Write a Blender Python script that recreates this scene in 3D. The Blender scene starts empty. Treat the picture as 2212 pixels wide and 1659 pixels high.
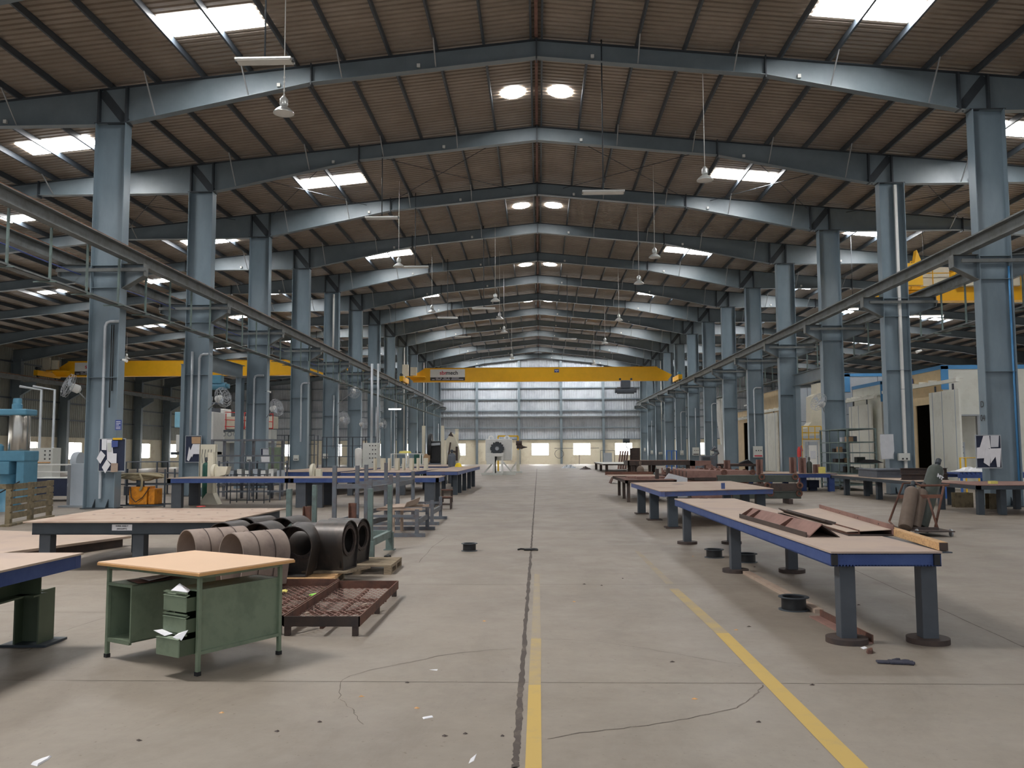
import bpy, bmesh, math, random
from mathutils import Vector, Matrix
random.seed(7)
C = bpy.context.scene.collection
S = bpy.context.scene
# ---------------------------------------------------------------- camera, world, exposure
F, PIT, YAW, ROLL, H0 = 1867.3, 0.07763, 0.03075, -0.00411, 1.65
cam_d = bpy.data.cameras.new('camera'); cam = bpy.data.objects.new('camera', cam_d); C.objects.link(cam); S.camera = cam
cam_d.sensor_width = 36.0; cam_d.lens = 36.0*F/2212.0; cam_d.clip_end = 400; cam_d.clip_start = .05
cam.matrix_world = (Matrix.Translation((0, 0, H0)) @ Matrix.Rotation(YAW, 4, 'Z') @ Matrix.Rotation(math.pi/2+PIT, 4, 'X') @ Matrix.Rotation(ROLL, 4, 'Z'))
w = bpy.data.worlds.new('world'); S.world = w; w.use_nodes = True
wn = w.node_tree.nodes; wn['Background'].inputs[0].default_value = (.86, .92, 1.0, 1); wn['Background'].inputs[1].default_value = .62
S.view_settings.view_transform = 'Standard'; S.view_settings.look = 'None'; S.view_settings.gamma = 1
S.view_settings.use_curve_mapping = False; S.view_settings.exposure = 0.32
S.cycles.use_denoising = True; S.cycles.max_bounces = 8; S.cycles.diffuse_bounces = 5; S.cycles.glossy_bounces = 3
S.cycles.use_adaptive_sampling = True; S.cycles.adaptive_threshold = .02; S.cycles.sample_clamp_indirect = 6
SKY_L, WIN_L = 34.0, 9.0
def area(name, loc, rot, sx, sy, power, col=(1, 1, 1)):
    l = bpy.data.lights.new(name, 'AREA'); l.shape = 'RECTANGLE'; l.size = sx; l.size_y = sy; l.energy = power; l.color = col
    o = bpy.data.objects.new(name, l); o.location = loc; o.rotation_euler = rot; C.objects.link(o); return o
# daylight pouring through the big roof light above and left of the photographer (outside the frame)
area('roof_light_daylight', (-8.9, 8.3, 13.2), (0, math.radians(-6), 0), 3.4, 2.6, 1150, (1, .975, .94))

# ---------------------------------------------------------------- pixel -> place
def ray(px, py):
    a = px-1106; b = py-829.5
    c, s = math.cos(ROLL), math.sin(ROLL); x = (c*a+s*b)/F; u = -(-s*a+c*b)/F
    c, s = math.cos(PIT), math.sin(PIT); yr = c-s*u; z = s+c*u
    c, s = math.cos(YAW), math.sin(YAW); return (c*x-s*yr, s*x+c*yr, z)
def G(px, py, z=0.):
    r = ray(px, py); t = (z-H0)/r[2]; return Vector((r[0]*t, r[1]*t, z))
def D(px, py, Y):
    r = ray(px, py); t = Y/r[1]; return Vector((r[0]*t, Y, H0+r[2]*t))

# ---------------------------------------------------------------- materials
M = {}
def srgb(c):
    return tuple((v/255/12.92 if v/255 <= .04045 else ((v/255+.055)/1.055)**2.4) for v in c)
def mat(name, col, rough=.6, metal=0., var=.12, scale=6., col2=None, mix=(.45, .65), bump=0., stretch=(1, 1, 1), emit=None, spec=.5):
    m = bpy.data.materials.new(name); m.use_nodes = True; M[name] = m
    nt = m.node_tree; n = nt.nodes; L = nt.links; b = n['Principled BSDF']
    c = srgb(col)
    b.inputs['Roughness'].default_value = rough; b.inputs['Metallic'].default_value = metal
    b.inputs['Specular IOR Level'].default_value = spec
    if emit:
        b.inputs['Base Color'].default_value = (*c, 1)
        b.inputs['Emission Color'].default_value = (*c, 1); b.inputs['Emission Strength'].default_value = emit; return m
    tc = n.new('ShaderNodeTexCoord'); mp = n.new('ShaderNodeMapping'); mp.inputs['Scale'].default_value = stretch
    L.new(tc.outputs['Object'], mp.inputs[0])
    no = n.new('ShaderNodeTexNoise'); no.inputs['Scale'].default_value = scale; no.inputs['Detail'].default_value = 6; no.inputs['Roughness'].default_value = .65
    L.new(mp.outputs[0], no.inputs['Vector'])
    r = n.new('ShaderNodeValToRGB'); L.new(no.outputs['Fac'], r.inputs[0])
    if col2:
        r.color_ramp.elements[0].position = mix[0]; r.color_ramp.elements[1].position = mix[1]
        r.color_ramp.elements[0].color = (*c, 1); r.color_ramp.elements[1].color = (*srgb(col2), 1)
    else:
        r.color_ramp.elements[0].position = .3; r.color_ramp.elements[1].position = .7
        r.color_ramp.elements[0].color = (*[v*(1-var) for v in c], 1); r.color_ramp.elements[1].color = (*[min(1, v*(1+var)) for v in c], 1)
    L.new(r.outputs[0], b.inputs['Base Color'])
    if bump:
        bp = n.new('ShaderNodeBump'); bp.inputs['Strength'].default_value = bump; bp.inputs['Distance'].default_value = .02
        L.new(no.outputs['Fac'], bp.inputs['Height']); L.new(bp.outputs[0], b.inputs['Normal'])
    return m
mat('steel_blue', (120, 132, 139), .36, 0, .10, 1.6)
mat('steel_blue_column', (124, 140, 150), .38, 0, .14, 1.2, stretch=(1, 1, .4))
mat('steel_dark', (62, 68, 74), .5, 0, .15, 3)
mat('purlin', (74, 82, 90), .45, 0, .1, 3)
mat('girder_grey', (112, 116, 116), .5, 0, .15, 2, col2=(92, 92, 88))
mat('rail_rust', (150, 98, 62), .7, 0, .2, 5, col2=(96, 68, 50))
mat('roof_sheet', (156, 144, 131), .45, 0, .10, .5, col2=(172, 160, 147))
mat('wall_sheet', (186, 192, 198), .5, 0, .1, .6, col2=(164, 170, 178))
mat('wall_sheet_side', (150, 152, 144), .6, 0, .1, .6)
mat('plaster_cream', (226, 218, 196), .85, 0, .1, .7, col2=(196, 184, 160), mix=(.5, .72))
mat('white_sheet', (214, 214, 210), .45, 0, .06, 2)
mat('crane_yellow', (246, 186, 20), .45, 0, .05, 2)
mat('yellow', (238, 190, 40), .5, 0, .06, 3)
mat('conduit', (196, 202, 208), .4, .2, .08, 4)
mat('white', (228, 228, 224), .5, 0, .05, 4)
mat('cream', (222, 216, 196), .55, 0, .06, 4)
mat('black', (26, 27, 30), .5, 0, .2, 6)
mat('rubber', (34, 34, 36), .7, 0, .2, 6)
mat('machine_blue', (92, 146, 172), .4, 0, .1, 4)
mat('pale_blue', (150, 208, 232), .45, 0, .05, 4)
mat('chrome', (190, 186, 178), .22, .9, .1, 3, stretch=(1, 1, .2))
mat('table_blue', (46, 68, 124), .5, 0, .14, 4, col2=(62, 84, 136), mix=(.4, .7))
mat('table_blue_worn', (78, 96, 148), .55, 0, .14, 3, col2=(96, 84, 104), mix=(.5, .75))
mat('table_leg', (72, 77, 84), .55, 0, .12, 4)
mat('table_dark', (58, 66, 74), .55, 0, .16, 3)
mat('plate_rust', (174, 154, 138), .7, 0, .1, 1.5, col2=(142, 112, 96), mix=(.5, .78))
mat('plate_tan', (186, 166, 150), .75, 0, .1, 1.2, col2=(168, 150, 142), mix=(.48, .75))
mat('rust', (112, 76, 62), .8, 0, .2, 6, col2=(78, 56, 50), mix=(.4, .7), bump=.2)
mat('rust_dark', (76, 62, 56), .7, 0, .2, 5, col2=(56, 50, 50), mix=(.4, .7))
mat('rust_pink', (146, 112, 102), .75, 0, .1, 4, col2=(122, 92, 84), mix=(.45, .7))
mat('duct_black', (64, 60, 58), .42, .35, .3, 3, col2=(100, 88, 80), mix=(.45, .75))
mat('duct_dusty', (150, 134, 124), .7, 0, .1, 3, col2=(118, 104, 98), mix=(.45, .75))
mat('desk_green', (124, 138, 116), .5, 0, .1, 5, col2=(108, 122, 102))
mat('desk_green_dark', (80, 92, 72), .55, 0, .1, 4)
mat('rack_green', (104, 122, 118), .55, 0, .1, 5, col2=(88, 98, 96))
mat('rack_grey', (98, 104, 112), .55, 0, .12, 5, col2=(96, 90, 92))
mat('laminate', (226, 190, 156), .42, 0, .02, 2)
mat('wood_edge', (214, 164, 108), .6, 0, .08, 8)
mat('wood', (206, 166, 118), .75, 0, .1, 8, col2=(168, 130, 92), stretch=(1, 6, 6))
mat('wood_grey', (150, 134, 112), .85, 0, .1, 8, col2=(112, 98, 80), stretch=(1, 5, 5))
mat('wood_dark', (124, 112, 88), .85, 0, .15, 6, col2=(92, 84, 66))
mat('cabinet_grey', (176, 184, 192), .5, 0, .05, 3)
mat('cabinet_dark', (92, 98, 108), .5, 0, .1, 3)
mat('panel_grey', (206, 208, 202), .5, 0, .04, 3)
mat('navy', (44, 52, 74), .8, 0, .1, 6)
mat('paper', (232, 232, 236), .8, 0, .05, 6)
mat('paper_grey', (206, 208, 214), .8, 0, .05, 6)
mat('sign_blue', (72, 88, 150), .6, 0, .03, 3)
mat('sign_red', (206, 72, 90), .6, 0, .03, 3)
mat('ink', (60, 58, 62), .6, 0, .03, 3)
mat('orange', (222, 142, 24), .5, 0, .15, 6, col2=(180, 108, 24))
mat('hose', (160, 148, 120), .7, 0, .1, 6)
mat('hose_black', (40, 42, 42), .6, 0, .1, 6)
mat('red', (200, 60, 56), .5, 0, .1, 6)
mat('gas_green', (30, 84, 72), .45, 0, .1, 6)
mat('gas_grey', (72, 78, 72), .55, 0, .14, 6)
mat('gas_brown', (112, 96, 84), .6, 0, .14, 5)
mat('booth_white', (222, 222, 212), .5, 0, .05, 1.5, col2=(206, 204, 192), mix=(.5, .75))
mat('booth_tan', (210, 186, 146), .6, 0, .1, 2)
mat('booth_blue', (84, 150, 204), .5, 0, .05, 2)
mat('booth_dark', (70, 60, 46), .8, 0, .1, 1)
mat('galv', (170, 174, 178), .38, .5, .12, 2)
mat('plastic_sheet', (206, 208, 212), .35, 0, .06, 5)
mat('blue_frame', (60, 110, 190), .5, 0, .1, 5)
mat('glove', (60, 60, 72), .9, 0, .2, 20)
mat('helmet', (240, 208, 40), .4, 0, .02, 4)
mat('lime', (150, 220, 90), .6, 0, .05, 8)
mat('pale_yellow', (226, 214, 120), .7, 0, .1, 8)
mat('card', (186, 152, 118), .8, 0, .05, 4)
mat('skylight', (255, 255, 255), .4, emit=SKY_L)
mat('window_lit', (255, 255, 255), .4, emit=WIN_L)
mat('tube_lit', (255, 250, 255), .4, emit=6)
mat('lamp_shell', (206, 208, 206), .3, .5, .05, 4)
mat('lamp_lens', (226, 226, 222), .25, 0, .04, 4)

# concrete floor: broad tone patches, fine speckle, stains
def floor_mat():
    m = bpy.data.materials.new('concrete'); m.use_nodes = True; M['concrete'] = m
    nt = m.node_tree; n = nt.nodes; L = nt.links; b = n['Principled BSDF']
    tc = n.new('ShaderNodeTexCoord')
    def noise(sc, det=8, rough=.6, dist=0, st=None):
        k = n.new('ShaderNodeTexNoise'); k.inputs['Scale'].default_value = sc; k.inputs['Detail'].default_value = det
        k.inputs['Roughness'].default_value = rough; k.inputs['Distortion'].default_value = dist
        if st:
            mp = n.new('ShaderNodeMapping'); mp.inputs['Scale'].default_value = st; L.new(tc.outputs['Object'], mp.inputs[0]); L.new(mp.outputs[0], k.inputs['Vector'])
        else: L.new(tc.outputs['Object'], k.inputs['Vector'])
        return k
    def ramp(src, a, ca, bb, cb):
        r = n.new('ShaderNodeValToRGB'); L.new(src.outputs['Fac'], r.inputs[0])
        r.color_ramp.elements[0].position = a; r.color_ramp.elements[0].color = (*ca, 1)
        r.color_ramp.elements[1].position = bb; r.color_ramp.elements[1].color = (*cb, 1); return r
    def mixc(fac, a, c, mode='MULTIPLY'):
        x = n.new('ShaderNodeMix'); x.data_type = 'RGBA'; x.blend_type = mode; x.inputs[0].default_value = fac
        L.new(a, x.inputs[6]); L.new(c, x.inputs[7]); return x.outputs[2]
    base = ramp(noise(.22, 5), .35, srgb((138, 128, 117)), .7, srgb((154, 144, 131)))
    fine = ramp(noise(9, 8, .7), .3, (.9, .9, .9), .62, (1, 1, 1))
    spots = ramp(noise(26, 3, .5), .27, (.5, .46, .42), .33, (1, 1, 1))
    dust = ramp(noise(.9, 9, .75, .6, (1, .45, 1)), .34, (.80, .78, .77), .52, (1, 1, 1))
    o = mixc(1, base.outputs[0], fine.outputs[0]); o = mixc(.6, o, spots.outputs[0]); o = mixc(.75, o, dust.outputs[0])
    L.new(o, b.inputs['Base Color'])
    rr = ramp(noise(1.3, 6), .3, (.42, .42, .42), .75, (.62, .62, .62)); L.new(rr.outputs[0], b.inputs['Roughness'])
    bp = n.new('ShaderNodeBump'); bp.inputs['Strength'].default_value = .08; bp.inputs['Distance'].default_value = .01
    k = noise(14, 6); L.new(k.outputs['Fac'], bp.inputs['Height']); L.new(bp.outputs[0], b.inputs['Normal'])
floor_mat()
def worn_paint(name, col, under, thr):
    m = bpy.data.materials.new(name); m.use_nodes = True; M[name] = m
    nt = m.node_tree; n = nt.nodes; L = nt.links; b = n['Principled BSDF']; b.inputs['Roughness'].default_value = .7
    tc = n.new('ShaderNodeTexCoord'); k = n.new('ShaderNodeTexNoise'); k.inputs['Scale'].default_value = 3.2; k.inputs['Detail'].default_value = 9; k.inputs['Roughness'].default_value = .75
    L.new(tc.outputs['Object'], k.inputs['Vector'])
    r = n.new('ShaderNodeValToRGB'); L.new(k.outputs['Fac'], r.inputs[0])
    r.color_ramp.elements[0].position = thr-.14; r.color_ramp.elements[0].color = (*srgb(under), 1)
    r.color_ramp.elements[1].position = thr+.1; r.color_ramp.elements[1].color = (*srgb(col), 1)
    L.new(r.outputs[0], b.inputs['Base Color'])
worn_paint('line_fresh', (196, 166, 92), (176, 154, 104), .36)
worn_paint('line_mid', (178, 156, 108), (160, 146, 124), .48)
worn_paint('line_faint', (166, 150, 118), (154, 143, 129), .56)
worn_paint('joint_dirt', (76, 66, 60), (120, 108, 98), .38)
worn_paint('crack_dark', (86, 76, 68), (140, 129, 118), .44)

# ---------------------------------------------------------------- mesh builder
class MB:
    def __init__(s): s.v = []; s.f = []; s.sm = []
    def add(s, vs, fs, smooth=False):
        o = len(s.v); s.v += [tuple(v) for v in vs]; s.f += [tuple(i+o for i in f) for f in fs]; s.sm += [smooth]*len(fs); return s
    def box(s, x0, x1, y0, y1, z0, z1):
        v = [(x, y, z) for z in (z0, z1) for y in (y0, y1) for x in (x0, x1)]
        return s.add(v, [(0, 2, 3, 1), (4, 5, 7, 6), (0, 1, 5, 4), (2, 6, 7, 3), (0, 4, 6, 2), (1, 3, 7, 5)])
    def cbox(s, c, d): return s.box(c[0]-d[0]/2, c[0]+d[0]/2, c[1]-d[1]/2, c[1]+d[1]/2, c[2]-d[2]/2, c[2]+d[2]/2)
    def bar(s, p, q, w, h, up=(0, 0, 1)):
        p = Vector(p); q = Vector(q); d = (q-p).normalized(); u = Vector(up)
        if abs(d.dot(u)) > .98: u = Vector((0, 1, 0))
        r = d.cross(u).normalized(); u = r.cross(d)
        v = [a+r*(w/2*i)+u*(h/2*j) for a in (p, q) for j in (-1, 1) for i in (-1, 1)]
        return s.add(v, [(0, 1, 3, 2), (4, 6, 7, 5), (0, 4, 5, 1), (2, 3, 7, 6), (0, 2, 6, 4), (1, 5, 7, 3)])
    def cyl(s, p, q, r0, r1=None, n=16, caps=True):
        r1 = r0 if r1 is None else r1
        p = Vector(p); q = Vector(q); d = (q-p).normalized(); u = Vector((0, 0, 1)) if abs(d.z) < .95 else Vector((1, 0, 0))
        a = d.cross(u).normalized(); b = a.cross(d)
        v = [c+(a*math.cos(2*math.pi*i/n)+b*math.sin(2*math.pi*i/n))*r for c, r in ((p, r0), (q, r1)) for i in range(n)]
        s.add(v, [(i, (i+1) % n, n+(i+1) % n, n+i) for i in range(n)], True)
        if caps:
            o = len(s.v)-2*n; s.f += [tuple(o+i for i in reversed(range(n))), tuple(o+n+i for i in range(n))]; s.sm += [False]*2
        return s
    def lathe(s, prof, c=(0, 0, 0), n=24, axis='z'):
        v = []
        for r, h in prof:
            for i in range(n):
                a = 2*math.pi*i/n; x, y = r*math.cos(a), r*math.sin(a)
                v.append({'z': (c[0]+x, c[1]+y, c[2]+h), 'y': (c[0]+x, c[1]+h, c[2]+y), 'x': (c[0]+h, c[1]+x, c[2]+y)}[axis])
        f = [(k*n+i, k*n+(i+1) % n, (k+1)*n+(i+1) % n, (k+1)*n+i) for k in range(len(prof)-1) for i in range(n)]
        return s.add(v, f, True)
    def tube(s, pts, r, n=8, closed=False):
        pts = [Vector(p) for p in pts]; m = len(pts); v = []; pr = None
        for i, p in enumerate(pts):
            d = (pts[(i+1) % m]-pts[i-1]) if closed else (pts[min(i+1, m-1)]-pts[max(i-1, 0)])
            d.normalize()
            if pr is None:
                pr = d.cross(Vector((0, 0, 1)) if abs(d.z) < .9 else Vector((1, 0, 0))).normalized()
            pr = (pr-d*pr.dot(d)).normalized(); b = d.cross(pr)
            v += [p+(pr*math.cos(2*math.pi*k/n)+b*math.sin(2*math.pi*k/n))*r for k in range(n)]
        f = [(i*n+k, i*n+(k+1) % n, ((i+1) % m)*n+(k+1) % n, ((i+1) % m)*n+k) for i in range(m if closed else m-1) for k in range(n)]
        s.add(v, f, True)
        if not closed:
            o = len(s.v)-m*n; s.f += [tuple(o+i for i in reversed(range(n))), tuple(o+(m-1)*n+i for i in range(n))]; s.sm += [False]*2
        return s
    def prism(s, poly, off):
        """poly: 3D points of a flat outline; off: the vector it is pushed along"""
        n = len(poly); off = Vector(off); P = [Vector(p) for p in poly]
        return s.add(P+[p+off for p in P], [tuple(reversed(range(n))), tuple(range(n, 2*n))]+[(i, (i+1) % n, n+(i+1) % n, n+i) for i in range(n)])
    def ibeam(s, p, q, w, h, t=.02, up=(0, 0, 1)):
        p = Vector(p); q = Vector(q); d = (q-p).normalized(); u = Vector(up); r = d.cross(u).normalized(); u = r.cross(d)
        s.bar(p, q, t, h-2*t, u)
        for k in (-1, 1): s.bar(p+u*k*(h/2-t/2), q+u*k*(h/2-t/2), w, t, u)
        return s
    def channel(s, p, q, w, h, t=.015, side=1):
        p = Vector(p); q = Vector(q); d = (q-p).normalized(); r = d.cross(Vector((0, 0, 1))).normalized(); u = r.cross(d)
        s.bar(p-r*side*(w/2-t/2), q-r*side*(w/2-t/2), t, h, u)
        for k in (-1, 1): s.bar(p+u*k*(h/2-t/2), q+u*k*(h/2-t/2), w, t, u)
        return s
    def build(s, name, m, parent=None, bevel=0.):
        me = bpy.data.meshes.new(name); me.from_pydata(s.v, [], s.f); me.polygons.foreach_set('use_smooth', s.sm)
        bm = bmesh.new(); bm.from_mesh(me); bmesh.ops.recalc_face_normals(bm, faces=bm.faces)
        for e in bm.edges:
            if len(e.link_faces) == 2 and e.calc_face_angle(0) > .7: e.smooth = False
        bm.to_mesh(me); bm.free()
        me.materials.append(M[m]); o = bpy.data.objects.new(name, me); C.objects.link(o)
        if parent: o.parent = parent
        if bevel:
            b = o.modifiers.new('bevel', 'BEVEL'); b.width = bevel; b.segments = 2; b.limit_method = 'ANGLE'
        return o
def tag(o, label, cat, group=None, kind=None):
    o['label'] = label; o['category'] = cat
    if group: o['group'] = group
    if kind: o['kind'] = kind
    return o
def thing(name, label, cat, loc=(0, 0, 0), rz=0., group=None):
    o = bpy.data.objects.new(name, None); C.objects.link(o); o.empty_display_size = .1
    o.location = loc; o.rotation_euler = (0, 0, rz); return tag(o, label, cat, group)
def struct(name, mb, m, label=None):
    o = mb.build(name, m); o['kind'] = 'structure'
    if label: o['label'] = label
    return o
KIDS = {}
def kids(o): return [c for c in ALLP if c.parent == o]
def dup(src, loc=None, rz=None, label=None, group=None, scale=None):
    def rec(o, par):
        c = o.copy(); C.objects.link(c); c.parent = par
        for k in o.children: rec(k, c)
        return c
    r = rec(src, None)
    if loc is not None: r.location = loc
    if rz is not None: r.rotation_euler = (0, 0, rz)
    if scale is not None: r.scale = scale
    if label: r['label'] = label
    if group: r['group'] = group
    return r
def text(body, size, loc, rot, m, parent, name='lettering', bold=0.):
    cu = bpy.data.curves.new(name, 'FONT'); cu.body = body; cu.size = size; cu.align_x = 'CENTER'; cu.align_y = 'CENTER'; cu.extrude = .002; cu.offset = bold
    tmp = bpy.data.objects.new('tmp', cu); C.objects.link(tmp); bpy.context.view_layer.update()
    me = bpy.data.meshes.new_from_object(tmp.evaluated_get(bpy.context.evaluated_depsgraph_get())); bpy.data.objects.remove(tmp); me.materials.clear(); me.materials.append(M[m])
    o = bpy.data.objects.new(name, me); C.objects.link(o); o.location = loc; o.rotation_euler = rot; o.parent = parent; return o
FACE = (math.pi/2, 0, 0)          # lettering that faces the photographer
ORD = ['nearest', 'second', 'third', 'fourth', 'fifth', 'sixth', 'seventh', 'eighth', 'ninth', 'tenth', 'eleventh', 'twelfth', 'thirteenth', 'fourteenth', 'fifteenth', 'sixteenth',
       'seventeenth', 'eighteenth', 'nineteenth', 'twentieth', 'twenty-first', 'twenty-second', 'twenty-third', 'twenty-fourth', 'twenty-fifth', 'twenty-sixth', 'twenty-seventh', 'twenty-eighth', 'twenty-ninth', 'thirtieth']
# ================================================================ BUILDING
FY = lambda i: 25.55+7.07*i            # bay line of frame i
YB, YE, XW = -9.0, 110.75, 42.4
rt = lambda x: 14.15-.1*abs(x)         # top of the rafters
# floor
fl = MB(); fl.box(-XW-1, XW+1, YB-14, YE+1, -.2, 0); struct('floor', fl, 'concrete')
# roof sheets with trapezoid ribs running down the slope
def roof(sgn):
    m = MB(); y = YB; z0 = lambda x: rt(x)+.22
    prof = []
    while y < YE+.3:
        prof += [(y, 0), (y+.14, 0), (y+.16, .06), (y+.22, .06), (y+.24, 0)]; y += .25
    v = []
    for (yy, h) in prof:
        for x in (0.0, XW+.6): v.append((sgn*x, yy, z0(x)+h))
    f = [(2*i, 2*i+1, 2*i+3, 2*i+2) for i in range(len(prof)-1)]
    m.add(v, f); return m
a = roof(1); b = roof(-1); a.add(b.v, b.f)
struct('ceiling', a, 'roof_sheet')
rc = MB(); rc.box(-.055, .045, YB, YE, rt(0)+.05, rt(0)+.16)
for k in range(int((YE-YB)/1.9)): rc.box(-.065, .055, YB+k*1.9, YB+k*1.9+.03, rt(0)+.045, rt(0)+.17)
struct('trim_1', rc, 'rust_pink', 'weathered timber capping along the ridge')
# skylight panels (translucent sheets lit by the sky) and round roof vents
def skylight(n, x, y, w=1.32, l=1.15):
    g = thing(f'window_{n}', 'bright rectangular skylight', 'skylight'); g['kind'] = 'structure'; del g['category']
    s = 1 if x > 0 else -1
    for k in (-1, 1):
        m = MB(); xa, xb = abs(x)+k*w/2-w/2+.03, abs(x)+k*w/2+w/2-.03
        zz = lambda q: rt(q)+.2
        P = [(s*xa, y-l/2, zz(xa)), (s*xb, y-l/2, zz(xb)), (s*xb, y+l/2, zz(xb)), (s*xa, y+l/2, zz(xa))]
        m.prism(P, (0, 0, .012)); m.build('pane', 'skylight', g)
n = 1
for i in range(-5, 13):
    yc = FY(i)-2.9
    if yc < YB+1: continue
    for s in (-1, 1):
        if i < 0 and i % 2 == 0 and s > 0: continue
        if i % 2 == 0: skylight(n, s*8.9, yc); n += 1
        else: skylight(n, s*17.1, yc); n += 1
        if i == 12:
            for q in (3.1, 6.0): skylight(n, s*q, yc); n += 1  # extra panes, hidden behind the rafters, added to brighten the far wall
        if i % 2 == 0 and i < 12:
            skylight(n, s*(23.0), yc+.3, .7, .8); n += 1; skylight(n, s*29.5, yc+.1, .7, .8); n += 1
        if i % 2 == 1:
            m = MB(); K = 20; x0 = s*.83; c = [(x0+.44*math.cos(2*math.pi*k/K), yc-.1+.5*math.sin(2*math.pi*k/K)) for k in range(K)]
            m.prism([(p[0], p[1], rt(p[0])+.2) for p in c], (0, 0, .012)); o = m.build(f'window_{n}', 'skylight'); o['kind'] = 'structure'; n += 1
WN = n
# purlins
def purlin(s, k):
    x = .17+1.44*k; m = MB(); z = rt(x)+.11
    m.channel((s*x, YB, z), (s*x, YE, z), .065, .2, .012, s)
    o = m.build('roof_purlin', 'purlin')
    tag(o, f'dark steel roof purlin, {ORD[k].replace("nearest", "first")} from the ridge on the {"left" if s < 0 else "right"} slope', 'purlin', 'roof purlins')
for s in (-1, 1):
    for k in range(29): purlin(s, k)
# rafters: tapered plate girders, one half each side of the ridge
def rafter_half(s, par):
    # bottom edge of the web over x
    def bot(x):
        if x <= 6.9: return rt(x)-.52
        if x <= 12.6: return (rt(6.9)-.52)+(11.77-(rt(6.9)-.52))*(x-6.9)/5.7
        if x <= 19.5: return 11.72
        return rt(x)-.5 if x < 36 else rt(x)-.5-(x-36)*.09
    xs = [0, 6.9, 12.6, 13.5, 19.5, 36, XW-.1]
    web = MB(); t = .012
    P = [(s*x, -t/2, rt(x)-.015) for x in xs]+[(s*x, -t/2, bot(x)) for x in reversed(xs)]
    for a, b in zip(xs[:-1], xs[1:]):
        web.prism([(s*a, -t/2, rt(a)), (s*b, -t/2, rt(b)), (s*b, -t/2, bot(b)), (s*a, -t/2, bot(a))], (0, t, 0))
    web.build('web', 'steel_blue', par)
    fb = MB(); ft = MB(); w = .27
    for a, b in zip(xs[:-1], xs[1:]):
        fb.prism([(s*a, -w/2, bot(a)), (s*b, -w/2, bot(b)), (s*b, w/2, bot(b)), (s*a, w/2, bot(a))], (0, 0, -.018))
        ft.prism([(s*a, -w/2, rt(a)), (s*b, -w/2, rt(b)), (s*b, w/2, rt(b)), (s*a, w/2, rt(a))], (0, 0, .016))
    fb.build('bottom_flange', 'steel_blue', par); ft.build('top_flange', 'steel_dark', par)
    for x, dz in ((6.9, .1), (19.5, .1)):
        e = MB(); e.box(s*x-.02, s*x+.02, -w/2-.01, w/2+.01, bot(x)-dz, rt(x)+.06); e.build('splice_plate', 'steel_dark', par)
    for x in (12.6, 13.46):
        e = MB(); e.box(s*x-.03, s*x+.03, -w/2-.01, w/2+.01, 11.74, rt(x)); e.build('stiffener', 'steel_dark', par)
    e = MB(); e.bar((s*13.42, 0, rt(13.4)-.05), (s*12.64, 0, 11.8), w*.98, .04, (0, 1, 0)); e.build('diagonal_stiffener', 'steel_dark', par)
    for x in (2.9, 5.8, 8.7, 11.6, 15.9, 18.8):                            # fly braces from the purlins to the lower flange
        k = round((x-.17)/1.44)*1.44+.17
        e = MB(); e.bar((s*k, -.95 if True else 0, rt(k)+.03), (s*(k+.02), -.08, bot(k)+.02), .035, .035); e.build('fly_brace', 'galv', par)
    for x, nm in ((1.7 if s > 0 else 3.6, 0), (7.9, 1), (16.4, 2)):
        e = MB(); e.box(s*x-.05, s*x+.05, -.11, -.02, bot(x)+.08, bot(x)+.19); e.build('junction_box', 'white', par)
    return bot
rp = thing('roof_rafter', '', 'rafter', (0, FY(-1), 0), group='tapered rafters over the hall')
for s in (-1, 1): BOT = rafter_half(s, rp)
e = MB(); e.box(-.02, .02, -.15, .15, rt(0)-.62, rt(0)+.05); e.build('splice_plate', 'steel_dark', rp)
LR = 'blue-grey tapered roof rafter spanning both rows of columns, {} from the camera'
rp['label'] = LR.format('nearest')
for i in range(0, 13): dup(rp, (0, FY(i), 0), label=LR.format(ORD[i+1]))
for i in (-3,): dup(rp, (0, FY(i), 0), label='blue-grey tapered roof rafter behind the photographer')
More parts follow.
